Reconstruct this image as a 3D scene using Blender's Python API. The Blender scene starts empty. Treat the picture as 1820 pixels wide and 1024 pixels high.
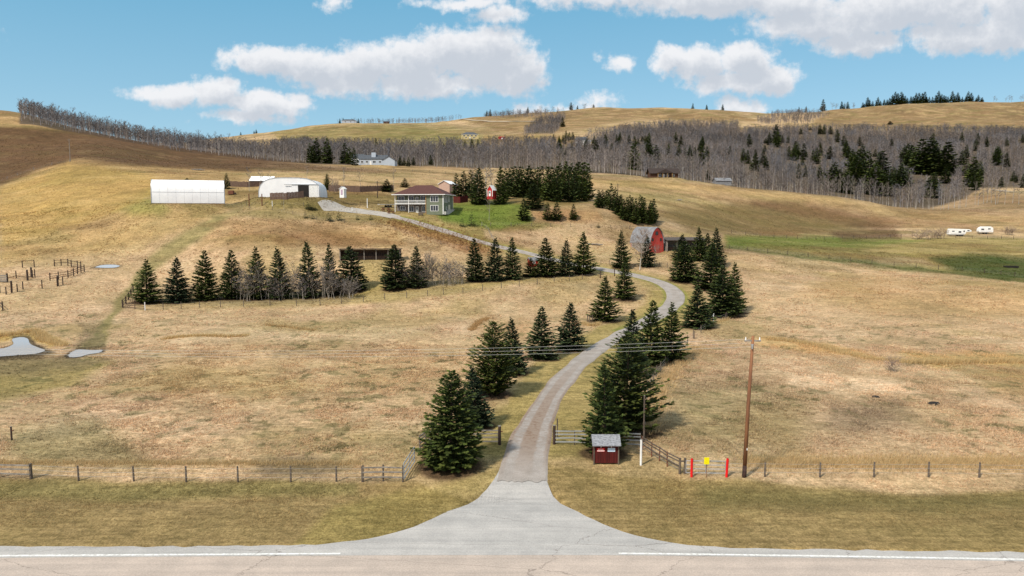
import bpy, math, random
import numpy as np
from mathutils import Vector

random.seed(7)
RNG = np.random.default_rng(7)
sc = bpy.context.scene
COL = sc.collection
R = math.radians

# ------------------------------------------------------------------ camera
F = 1300.0; CX, CY = 910.0, 512.0; H = 21.0
TH = math.atan(132.0 / F); CT, ST = math.cos(TH), math.sin(TH)
cam_d = bpy.data.cameras.new('camera'); cam = bpy.data.objects.new('camera', cam_d); COL.objects.link(cam)
cam.location = (0, 0, H); cam.rotation_euler = (math.pi / 2 - TH, 0, 0)
cam_d.sensor_width = 36; cam_d.lens = F / 1820 * 36; cam_d.clip_end = 12000; cam_d.clip_start = 0.5
sc.camera = cam

def ray(px, py):
    a = (px - CX) / F; b = (CY - py) / F
    return a, CT + b * ST, -ST + b * CT

# ------------------------------------------------------------------ world, sun, exposure
SUN_EL, SUN_AZ = R(48), R(-138)      # azimuth from +Y (view direction) clockwise: behind the camera, to the left
wd = bpy.data.worlds.new('World'); sc.world = wd; wd.use_nodes = True
wn = wd.node_tree; wn.nodes.clear()
def N(t, typ, **k):
    n = t.nodes.new(typ)
    for a, v in k.items():
        if a in n.inputs.keys() if hasattr(n.inputs, 'keys') else False: n.inputs[a].default_value = v
        else: setattr(n, a, v)
    return n
def L(t, a, b): t.links.new(a, b)
CLOUDS = [  # photo px centre, radii
 (470,104,95,30,1),(560,114,100,40,1),(650,118,95,48,1),(730,112,90,52,1),(800,88,80,46,1.1),(860,100,95,62,1.1),(915,128,62,52,1),(760,148,140,30,.9),(620,150,110,26,.8),
 (385,164,60,32,1),(300,168,90,24,.8),(465,182,95,28,.9),(440,206,95,18,.6),(520,178,50,20,.7),
 (1195,108,48,28,.9),(1250,112,64,36,1),(1320,110,62,34,1),(1362,140,70,34,1),(1300,148,100,26,.8),
 (1080,-12,190,30,.75),(1280,-4,220,38,.85),(1460,46,150,40,.9),(1530,76,104,32,.9),(1620,14,240,56,.9),(1700,66,110,36,.95),(1780,60,100,44,.95),(1850,20,160,70,.9),(1400,6,140,40,.8),(1550,36,140,34,.85),
 (885,28,60,24,.6),(830,4,110,16,.6),(1094,108,36,20,.62),(1320,190,58,20,.75),(945,196,48,16,.5),(1010,190,40,10,.4),(1060,180,44,18,.42),(590,6,30,16,.4),
 (-300,60,260,50,.9),(2200,120,260,60,.9),(2500,-60,400,110,.9),(-500,200,260,30,.8),(400,-330,500,120,.9),(1300,-420,520,130,.9)]
grp = bpy.data.node_groups.new('cloud_field', 'ShaderNodeTree')
grp.interface.new_socket('P', in_out='INPUT', socket_type='NodeSocketVector')
grp.interface.new_socket('F', in_out='OUTPUT', socket_type='NodeSocketFloat')
gi = grp.nodes.new('NodeGroupInput'); go = grp.nodes.new('NodeGroupOutput')
def noise(t, vec, scale, detail=6, rough=.55, dist=0):
    n = t.nodes.new('ShaderNodeTexNoise'); n.inputs['Scale'].default_value = scale; n.inputs['Detail'].default_value = detail
    n.inputs['Roughness'].default_value = rough; n.inputs['Distortion'].default_value = dist
    if vec is not None: t.links.new(vec, n.inputs['Vector'])
    return n
def vm(t, op, a, b):
    n = t.nodes.new('ShaderNodeVectorMath'); n.operation = op
    for i, v in enumerate((a, b)):
        if v is None: continue
        if isinstance(v, (tuple, list)): n.inputs[i].default_value = v
        else: t.links.new(v, n.inputs[i])
    return n
def mt(t, op, a, b=None, clamp=False):
    n = t.nodes.new('ShaderNodeMath'); n.operation = op; n.use_clamp = clamp
    for i, v in enumerate((a, b)):
        if v is None: continue
        if isinstance(v, (int, float)): n.inputs[i].default_value = v
        else: t.links.new(v, n.inputs[i])
    return n.outputs[0]
nz = noise(grp, gi.outputs[0], 1.3, 5, .6)
d0 = vm(grp, 'SUBTRACT', nz.outputs['Color'], (.5, .5, .5)).outputs[0]
d1 = vm(grp, 'MULTIPLY', d0, (.75, .5, 0)).outputs[0]
pp = vm(grp, 'ADD', gi.outputs[0], d1).outputs[0]
cur = None
for cx_, cy_, rx_, ry_, w_ in CLOUDS:
    a, b, c = ray(cx_, cy_); u0, v0 = a / b * 13, c / b * 13
    s1 = vm(grp, 'SUBTRACT', pp, (u0, v0, 0)).outputs[0]
    s2 = vm(grp, 'MULTIPLY', s1, (100 / rx_, 100 / ry_, 0)).outputs[0]
    ln = grp.nodes.new('ShaderNodeVectorMath'); ln.operation = 'LENGTH'; grp.links.new(s2, ln.inputs[0])
    f = mt(grp, 'MULTIPLY', mt(grp, 'SUBTRACT', 1.0, ln.outputs['Value']), w_)
    cur = f if cur is None else mt(grp, 'MAXIMUM', cur, f)
n2 = noise(grp, gi.outputs[0], 4.5, 8, .62)
fz = mt(grp, 'ADD', cur, mt(grp, 'MULTIPLY', mt(grp, 'SUBTRACT', n2.outputs['Fac'], .5), 1.0))
grp.links.new(fz, go.inputs[0])

tc = wn.nodes.new('ShaderNodeTexCoord')
sep = wn.nodes.new('ShaderNodeSeparateXYZ'); L(wn, tc.outputs['Generated'], sep.inputs[0])
ysafe = mt(wn, 'MAXIMUM', sep.outputs['Y'], .05)
cmb = wn.nodes.new('ShaderNodeCombineXYZ')
L(wn, mt(wn, 'MULTIPLY', mt(wn, 'DIVIDE', sep.outputs['X'], ysafe), 13), cmb.inputs[0])
L(wn, mt(wn, 'MULTIPLY', mt(wn, 'DIVIDE', sep.outputs['Z'], ysafe), 13), cmb.inputs[1])
g1 = wn.nodes.new('ShaderNodeGroup'); g1.node_tree = grp; L(wn, cmb.outputs[0], g1.inputs[0])
off = vm(wn, 'ADD', cmb.outputs[0], (-.10, .24, 0)).outputs[0]
g2 = wn.nodes.new('ShaderNodeGroup'); g2.node_tree = grp; L(wn, off, g2.inputs[0])
def mrange(t, v, a, b, c=0, d=1, smooth=True):
    n = t.nodes.new('ShaderNodeMapRange'); n.interpolation_type = 'SMOOTHSTEP' if smooth else 'LINEAR'
    t.links.new(v, n.inputs[0])
    for i, x in enumerate((a, b, c, d)): n.inputs[i + 1].default_value = x
    return n.outputs[0]
alpha = mt(wn, 'MULTIPLY', mrange(wn, g1.outputs[0], -.05, 0.44), .95)
shade = mrange(wn, g2.outputs[0], -.15, .75)
sky = wn.nodes.new('ShaderNodeTexSky'); sky.sky_type = 'NISHITA'; sky.sun_disc = False
sky.sun_elevation = SUN_EL; sky.sun_rotation = SUN_AZ; sky.altitude = 1200; sky.air_density = 1.0; sky.dust_density = .6; sky.ozone_density = 1.0
def mixc(t, f, a, b, blend='MIX'):
    n = t.nodes.new('ShaderNodeMix'); n.data_type = 'RGBA'; n.blend_type = blend
    for s, v in ((n.inputs[0], f), (n.inputs[6], a), (n.inputs[7], b)):
        if isinstance(v, (int, float)): s.default_value = v
        elif isinstance(v, (tuple, list)): s.default_value = tuple(v) + ((1,) if len(v) == 3 else ())
        else: t.links.new(v, s)
    return n.outputs[2]
SKYMUL = (1.05, .95, .92)
skyc = mixc(wn, 1.0, sky.outputs[0], SKYMUL, 'MULTIPLY')
skyc = mixc(wn, .78, skyc, mixc(wn, mrange(wn, sep.outputs['Z'], .07, .30, smooth=False), (1.6, 3.05, 3.9), (.62, 2.3, 3.45)))
CW = 4.95
cloudc = mixc(wn, shade, (CW * 1.0, CW * 1.0, CW * 1.02), (CW * .66, CW * .70, CW * .77))
final = mixc(wn, alpha, skyc, cloudc)
hn = noise(wn, tc.outputs['Generated'], 2.6, 7, .6)  # unseen cloud overhead and behind the camera, added to neutralise blue ambient light
hi = mt(wn, 'MAXIMUM', mrange(wn, sep.outputs['Z'], .42, .6), mrange(wn, sep.outputs['Y'], .35, .05))
final = mixc(wn, mt(wn, 'MULTIPLY', mt(wn, 'MULTIPLY', mrange(wn, hn.outputs['Fac'], .38, .54), hi), .9), final, (CW * .86, CW * .86, CW * .88))
bg = wn.nodes.new('ShaderNodeBackground'); L(wn, final, bg.inputs[0]); bg.inputs[1].default_value = .12
wo = wn.nodes.new('ShaderNodeOutputWorld'); L(wn, bg.outputs[0], wo.inputs[0])

sd = bpy.data.lights.new('sun', 'SUN'); sd.energy = 3.0; sd.angle = R(5); sd.color = (1, .925, .81)
sun = bpy.data.objects.new('sun', sd); COL.objects.link(sun)
sv = Vector((math.sin(SUN_AZ) * math.cos(SUN_EL), math.cos(SUN_AZ) * math.cos(SUN_EL), math.sin(SUN_EL)))
sun.rotation_euler = sv.to_track_quat('Z', 'Y').to_euler()
sc.view_settings.view_transform = 'Standard'; sc.view_settings.look = 'None'; sc.view_settings.exposure = 0.62; sc.view_settings.gamma = 1

# ------------------------------------------------------------------ numeric helpers
def _h(ix, iy, s):
    n = (ix.astype(np.int64) * 374761393 + iy.astype(np.int64) * 668265263 + s * 1442695041) & 0x7fffffff
    n = (n ^ (n >> 13)) * 1274126177 & 0x7fffffff
    n = n ^ (n >> 16)
    return (n & 0xffff) / 65535.0
def vn(x, y, s=0):
    x = np.asarray(x, float); y = np.asarray(y, float)
    ix = np.floor(x); iy = np.floor(y); fx = x - ix; fy = y - iy
    fx = fx * fx * (3 - 2 * fx); fy = fy * fy * (3 - 2 * fy)
    return (_h(ix, iy, s) * (1 - fx) + _h(ix + 1, iy, s) * fx) * (1 - fy) + (_h(ix, iy + 1, s) * (1 - fx) + _h(ix + 1, iy + 1, s) * fx) * fy
def fbm(x, y, o=4, s=0):
    t = 0; a = .5; tot = 0
    for i in range(o):
        t = t + a * vn(x, y, s + i * 17); tot += a; a *= .5; x = x * 2.03 + 5.1; y = y * 2.03 + 3.7
    return t / tot
def sst(x, a, b):
    t = np.clip((x - a) / (b - a), 0, 1); return t * t * (3 - 2 * t)
def slopes(x, y):                    # monotone cubic slopes along axis 0
    h = np.diff(x); hh = h.reshape((-1,) + (1,) * (y.ndim - 1)); d = np.diff(y, axis=0) / hh
    m = np.zeros_like(y); m[0] = d[0]; m[-1] = d[-1]
    w1 = 2 * hh[1:] + hh[:-1]; w2 = hh[1:] + 2 * hh[:-1]
    a, b = d[:-1], d[1:]; same = (a * b) > 0
    with np.errstate(all='ignore'):
        v = (w1 + w2) / (w1 / a + w2 / b)
    m[1:-1] = np.where(same, v, 0)
    return m
def herm(x0, x1, y0, y1, m0, m1, x):
    h = x1 - x0; t = (x - x0) / h; t2 = t * t; t3 = t2 * t
    return (2*t3-3*t2+1)*y0 + (t3-2*t2+t)*h*m0 + (-2*t3+3*t2)*y1 + (t3-t2)*h*m1

# ------------------------------------------------------------------ terrain: rings of equal distance, image heights read off the photo
PXC = [-1400, -400, 0, 150, 300, 450, 600, 750, 900, 1050, 1200, 1350, 1500, 1650, 1820, 2300, 3200]
RINGS = [
 (45, 0.0), (49.5, -.05), (53.5, -.45), (58, -.12), (62, 0.05), (80, -.1), (100, -.2), (112, -.35), (130, .1),
 (150, [562,556,552,555,560,562,562,562,563,562,560,560,560,560,560,562,562]),
 (172, [480,490,500,512,527,528,525,516,513,520,527,525,523,520,515,515,515]),
 (200, [440,450,462,462,462,448,458,468,477,484,486,490,494,494,494,492,490]),
 (220, [410,420,432,425,408,404,424,430,440,455,462,464,474,482,484,482,480]),
 (234, [390,400,412,400,382,380,390,396,415,436,447,452,462,470,474,474,474]),
 (248, [375,385,394,384,366,367,372,378,392,414,434,442,452,458,461,462,462]),
 (270, [350,358,368,355,350,350,354,361,361,368,408,428,438,443,446,448,450]),
 (320, [305,315,327,306,310,318,322,332,344,350,372,410,421,421,420,420,424]),
 (370, [265,275,290,276,297,304,307,314,326,328,345,372,395,398,397,396,400]),
 (420, [235,245,254,257,281,291,297,304,312,310,320,336,352,374,372,366,368]),
 (480, [190,200,206,235,262,281,292,296,301,303,322,346,362,368,350,340,345]),
 (600, [170,185,196,232,261,276,285,287,290,288,303,318,328,332,326,320,320]),
 (800, [185,195,206,238,262,268,268,266,266,266,278,288,292,292,290,280,280]),
 (1100,[205,215,222,246,264,258,248,250,250,238,248,254,254,252,248,240,240]),
 (1500,[215,225,232,246,256,243,230,228,222,212,214,220,216,212,210,205,205]),
 (1900,[225,235,240,250,256,242,221,219,207,196,195,204,196,186,184,184,190]),
 (2600,[260,262,265,268,272,265,250,245,240,235,235,240,235,230,228,228,232]),
 (4200,[330]*17)]
SJ = np.linspace(-1.6, 1.6, 961)
ringY = np.array([r[0] for r in RINGS], float); ringW = np.log(ringY)
T = np.zeros((len(RINGS), len(SJ)))
for k, (Y, v) in enumerate(RINGS):
    if isinstance(v, float): T[k] = v; continue
    ss = []; zs = []
    for px, py in zip(PXC, v):
        a, b, c = ray(px, py); t = Y / b; ss.append(a * t / Y); zs.append(H + c * t)
    ss = np.array(ss); zs = np.array(zs); m = slopes(ss, zs)
    q = np.clip(SJ, ss[0], ss[-1] - 1e-6); i = np.clip(np.searchsorted(ss, q, 'right') - 1, 0, len(ss) - 2)
    T[k] = herm(ss[i], ss[i+1], zs[i], zs[i+1], m[i], m[i+1], q)
M = slopes(ringW, T)
def zf(X, Y):
    X = np.asarray(X, float); Y = np.asarray(Y, float)
    Yc = np.clip(Y, 45.0, 4199.0); s = np.clip(X / np.maximum(Y, 30.0), -1.599, 1.599)
    w = np.log(Yc); k = np.clip(np.searchsorted(ringW, w, 'right') - 1, 0, len(ringW) - 2)
    j = (s + 1.6) / 3.2 * 960; j0 = np.clip(j.astype(int), 0, 959); f = j - j0
    def g(A, kk): return A[kk, j0] * (1 - f) + A[kk, j0 + 1] * f
    z = herm(ringW[k], ringW[k+1], g(T, k), g(T, k+1), g(M, k), g(M, k+1), w)
    amp = sst(Yc, 62, 95) * np.minimum(Yc * .0042, 3.0)
    wl = np.where(Yc > 500, 90.0, 26.0)
    u = (fbm(X / 26, Y / 26, 3, 5) - .5) * amp * (Yc < 500) + (fbm(X / 110, Y / 110, 3, 9) - .5) * sst(Yc, 550, 1500) * 12
    z = z + u
    for qx, qy, qr, qz in PADS:
        k = 1 - sst(np.hypot(X - qx, Y - qy), qr, qr * 1.7); z = z * (1 - k) + qz * k
    return z
PADS = []
def z1(x, y): return float(zf(np.array([x]), np.array([y]))[0])
_Y = np.exp(np.linspace(math.log(40), math.log(2600), 2600))
def G(px, py, y0=40, y1=2600):       # where the line of sight through a photo point meets the ground
    a, b, c = ray(px, py); Y = _Y[(_Y >= y0) & (_Y <= y1)]; t = Y / b
    dz = H + c * t - zf(a * t, Y)
    i = np.argmax(dz <= 0)
    if dz[i] > 0: i = int(np.argmin(np.abs(dz)))
    x, y = float(a * t[i]), float(Y[i])
    return Vector((x, y, z1(x, y)))
def at(px, Y):                       # a ground point in direction px at distance Y
    x = (px - CX) / F * Y / CT * 1.0
    for _ in range(3):
        z = z1(x, Y); dep = Y * CT - (z - H) * ST; x = (px - CX) / F * dep
    return Vector((x, Y, z1(x, Y)))
def proj(X, Y, Z):
    dep = Y * CT - (Z - H) * ST; up = Y * ST + (Z - H) * CT
    dep = np.maximum(dep, 1.0)
    return CX + F * X / dep, CY - F * up / dep
def ppm(Y): return F / Y
_pads = []
for px_, Y_, r_, dz_ in ((337, 251, 13, 0), (523, 258, 12, 1.9), (665, 462, 12, 0), (1178, 422, 9, .3)):
    q = at(px_, Y_); _pads.append((q.x, q.y, r_, q.z + dz_))
for px_, py_, r_ in ((658, 464, 9), (1220, 446, 8), (1160, 452, 6)):
    q = G(px_, py_, 150, 260); _pads.append((q.x, q.y, r_, q.z))
PADS += _pads

# ------------------------------------------------------------------ materials
MATS = {}
def pm(name, col, rough=.85, var=.18, scale=3.0, bump=.15, col2=None, stretch=(1, 1, 1), metal=0, rnd=0, coord='Object', spec=.3):
    if name in MATS: return MATS[name]
    m = bpy.data.materials.new(name); m.use_nodes = True; t = m.node_tree; b = t.nodes['Principled BSDF']
    b.inputs['Roughness'].default_value = rough; b.inputs['Metallic'].default_value = metal; b.inputs['Specular IOR Level'].default_value = spec
    tcn = t.nodes.new('ShaderNodeTexCoord'); v = vm(t, 'MULTIPLY', tcn.outputs[coord], stretch).outputs[0]
    n = noise(t, v, scale, 6, .6)
    f = mrange(t, n.outputs['Fac'], .3, .7)
    c2 = col2 if col2 else tuple(max(0, c * (1 - 2 * var)) for c in col)
    c1 = tuple(min(1, c * (1 + .5 * var)) for c in col)
    out = mixc(t, f, c1, c2)
    if rnd:
        oi = t.nodes.new('ShaderNodeObjectInfo')
        out = mixc(t, 1.0, out, mixc(t, oi.outputs['Random'], (1 - rnd,) * 3, (1 + rnd,) * 3), 'MULTIPLY')
    L(t, out, b.inputs['Base Color'])
    if bump:
        bp = t.nodes.new('ShaderNodeBump'); bp.inputs['Strength'].default_value = bump; bp.inputs['Distance'].default_value = .05
        L(t, n.outputs['Fac'], bp.inputs['Height']); L(t, bp.outputs[0], b.inputs['Normal'])
    MATS[name] = m; return m
def attr_mat(name, base, rough=.9, rnd=.0, spec=.15, trans=0, col_attr=None, fine=0):
    m = bpy.data.materials.new(name); m.use_nodes = True; t = m.node_tree; b = t.nodes['Principled BSDF']
    b.inputs['Roughness'].default_value = rough; b.inputs['Specular IOR Level'].default_value = spec
    an = t.nodes.new('ShaderNodeAttribute'); an.attribute_name = col_attr or 'tint'
    out = mixc(t, 1.0, an.outputs['Color'], tuple(base), 'MULTIPLY') if base else an.outputs['Color']
    if rnd:
        oi = t.nodes.new('ShaderNodeObjectInfo')
        out = mixc(t, 1.0, out, mixc(t, oi.outputs['Random'], (1 - rnd, 1 - rnd * .8, 1 - rnd * .2), (1 + rnd, 1 + rnd, 1 + rnd * .2)), 'MULTIPLY')
    L(t, out, b.inputs['Base Color'])
    if trans: b.inputs['Subsurface Weight'].default_value = 0
    return m

# ------------------------------------------------------------------ object helpers
def link(name, me, m=None, parent=None):
    o = bpy.data.objects.new(name, me); COL.objects.link(o)
    if m is not None:
        for x in (m if isinstance(m, (list, tuple)) else [m]): me.materials.append(x)
    if parent is not None: o.parent = parent
    return o
def tag(o, label=None, cat=None, group=None, kind=None):
    if label: o['label'] = label
    if cat: o['category'] = cat
    if group: o['group'] = group
    if kind: o['kind'] = kind
    return o
def thing(name, loc, label, cat, group=None, rz=0):
    o = bpy.data.objects.new(name, None); COL.objects.link(o); o.location = loc; o.rotation_euler = (0, 0, rz)
    o.empty_display_size = .3
    return tag(o, label, cat, group)
def copy_tree(o, parent=None):
    c = o.copy(); COL.objects.link(c); c.parent = parent
    for ch in o.children: copy_tree(ch, c)
    return c
def bigmesh(name, V, Q, nper):
    """V (n,3), Q (m,nper) index array"""
    me = bpy.data.meshes.new(name); V = np.ascontiguousarray(V, dtype=np.float32); Q = np.ascontiguousarray(Q, dtype=np.int32)
    me.vertices.add(len(V)); me.vertices.foreach_set('co', V.ravel())
    me.loops.add(Q.size); me.loops.foreach_set('vertex_index', Q.ravel())
    me.polygons.add(len(Q)); me.polygons.foreach_set('loop_start', np.arange(0, Q.size, nper, dtype=np.int32))
    me.update(calc_edges=True); return me
def add_tint(me, cols, domain='FACE', name='tint'):
    a = me.attributes.new(name, 'FLOAT_COLOR', domain)
    c = np.ones((len(cols), 4), np.float32); c[:, :3] = cols
    a.data.foreach_set('color', c.ravel())
class MB:
    def __init__(s): s.v = []; s.f = []; s.mi = []
    def add(s, vs, fs, mi=0):
        b = len(s.v); s.v += [tuple(v) for v in vs]; s.f += [tuple(i + b for i in f) for f in fs]; s.mi += [mi] * len(fs)
    def box(s, x0, x1, y0, y1, z0, z1, mi=0):
        s.add([(x0,y0,z0),(x1,y0,z0),(x1,y1,z0),(x0,y1,z0),(x0,y0,z1),(x1,y0,z1),(x1,y1,z1),(x0,y1,z1)],
              [(0,3,2,1),(4,5,6,7),(0,1,5,4),(1,2,6,5),(2,3,7,6),(3,0,4,7)], mi); return s
    def beam(s, p, q, w, h, mi=0):
        p = Vector(p); q = Vector(q); d = (q - p).normalized(); up = Vector((0, 0, 1)) if abs(d.z) < .95 else Vector((0, 1, 0))
        a = d.cross(up).normalized() * w / 2; b = a.cross(d).normalized() * h / 2
        s.add([p-a-b, p+a-b, p+a+b, p-a+b, q-a-b, q+a-b, q+a+b, q-a+b], [(0,1,2,3),(7,6,5,4),(1,0,4,5),(2,1,5,6),(3,2,6,7),(0,3,7,4)], mi); return s
    def tube(s, pts, rad, n=8, mi=0, cap=True):
        pts = [Vector(p) for p in pts]; rad = rad if isinstance(rad, (list, tuple)) else [rad] * len(pts); vs = []
        for i, p in enumerate(pts):
            d = (pts[min(i+1, len(pts)-1)] - pts[max(i-1, 0)]).normalized(); up = Vector((0, 0, 1)) if abs(d.z) < .9 else Vector((1, 0, 0))
            a = d.cross(up).normalized(); b = d.cross(a).normalized()
            for k in range(n):
                t = 2 * math.pi * k / n; vs.append(p + (a * math.cos(t) + b * math.sin(t)) * rad[i])
        fs = [(i*n+k, (i+1)*n+k, (i+1)*n+(k+1) % n, i*n+(k+1) % n) for i in range(len(pts)-1) for k in range(n)]
        if cap: fs += [tuple(range(n)), tuple(range((len(pts)-1)*n, len(pts)*n))[::-1]]
        s.add(vs, fs, mi); return s
    def prism(s, outline, axis, a0, a1, mi=0):      # outline in the two other axes
        n = len(outline)
        def P(u, v, w): return {'x': (w, u, v), 'y': (u, w, v), 'z': (u, v, w)}[axis]
        vs = [P(u, v, a0) for u, v in outline] + [P(u, v, a1) for u, v in outline]
        fs = [tuple(range(n))[::-1], tuple(range(n, 2*n))] + [(i, (i+1) % n, n + (i+1) % n, n + i) for i in range(n)]
        s.add(vs, fs, mi); return s
    def build(s, name, m, parent=None, smooth=False, bevel=0):
        me = bpy.data.meshes.new(name); me.from_pydata(s.v, [], s.f); me.update()
        for p, i in zip(me.polygons, s.mi): p.material_index = i; p.use_smooth = smooth
        o = link(name, me, m, parent)
        if bevel:
            bv = o.modifiers.new('bevel', 'BEVEL'); bv.width = bevel; bv.segments = 2; bv.limit_method = 'ANGLE'
        return o

# ------------------------------------------------------------------ drive centre line and distances
def polyl(pts, y0=40, y1=400): return np.array([[*G(px, py, y0, y1).xy] for px, py in pts])
def smoothline(P, n=12):
    P = np.array(P, float); t = np.r_[0, np.cumsum(np.hypot(*np.diff(P, axis=0).T))]; m = slopes(t, P)
    # Catmull style slopes for curves
    m[1:-1] = (P[2:] - P[:-2]) / (t[2:] - t[:-2])[:, None]
    q = np.linspace(0, t[-1], n * (len(P) - 1) + 1); i = np.clip(np.searchsorted(t, q, 'right') - 1, 0, len(t) - 2)
    o = np.stack([herm(t[i], t[i+1], P[i, k], P[i+1, k], m[i, k], m[i+1, k], q) for k in (0, 1)], 1)
    return o
DRV_PX = [(928,852),(934,815),(946,770),(962,735),(982,700),(1012,663),(1052,628),(1100,597),(1145,574),(1182,553),(1200,534),(1196,517),(1172,502),(1132,491),(1080,481),(1020,470),(955,455),(900,442),(850,429),(800,414),(750,399),(700,386)]
DRV = smoothline(polyl(DRV_PX, 50, 260), 10)
def wid_at(i, n): 
    return np.interp(i / n, [0, .08, .3, .45, .6, .8, 1], [4.4, 3.3, 3.1, 4.3, 4.0, 3.0, 2.7])
def dist_line(X, Y, P):
    best = np.full(X.shape, 1e9)
    for a, b in zip(P[:-1], P[1:]):
        d = b - a; l2 = (d ** 2).sum() + 1e-9
        t = np.clip(((X - a[0]) * d[0] + (Y - a[1]) * d[1]) / l2, 0, 1)
        best = np.minimum(best, np.hypot(X - a[0] - t * d[0], Y - a[1] - t * d[1]))
    return best

# ------------------------------------------------------------------ soft region masks (photo outlines, used to lay out the ground cover)
def poly_mask(px, py, poly, soft=6):
    poly = np.array(poly, float); x0, y0 = poly.min(0) - soft; x1, y1 = poly.max(0) + soft
    out = np.zeros(px.shape); sel = np.where((px > x0) & (px < x1) & (py > y0) & (py < y1))[0]
    if len(sel) == 0: return out
    x = px[sel]; y = py[sel]; ins = np.zeros(len(sel), bool); dist = np.full(len(sel), 1e9)
    for (ax, ay), (bx, by) in zip(poly, np.roll(poly, -1, 0)):
        c = ((ay > y) != (by > y)) & (x < (bx - ax) * (y - ay) / (by - ay + 1e-12) + ax); ins ^= c
        dx, dy = bx - ax, by - ay; t = np.clip(((x-ax)*dx + (y-ay)*dy) / (dx*dx + dy*dy + 1e-9), 0, 1)
        dist = np.minimum(dist, np.hypot(x-ax-t*dx, y-ay-t*dy))
    sgn = np.where(ins, dist, -dist); out[sel] = sst(sgn, -soft, soft); return out
def ell_mask(px, py, cx, cy, rx, ry): 
    d = np.hypot((px - cx) / rx, (py - cy) / ry); return sst(1 - d, 0, .6)

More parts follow.
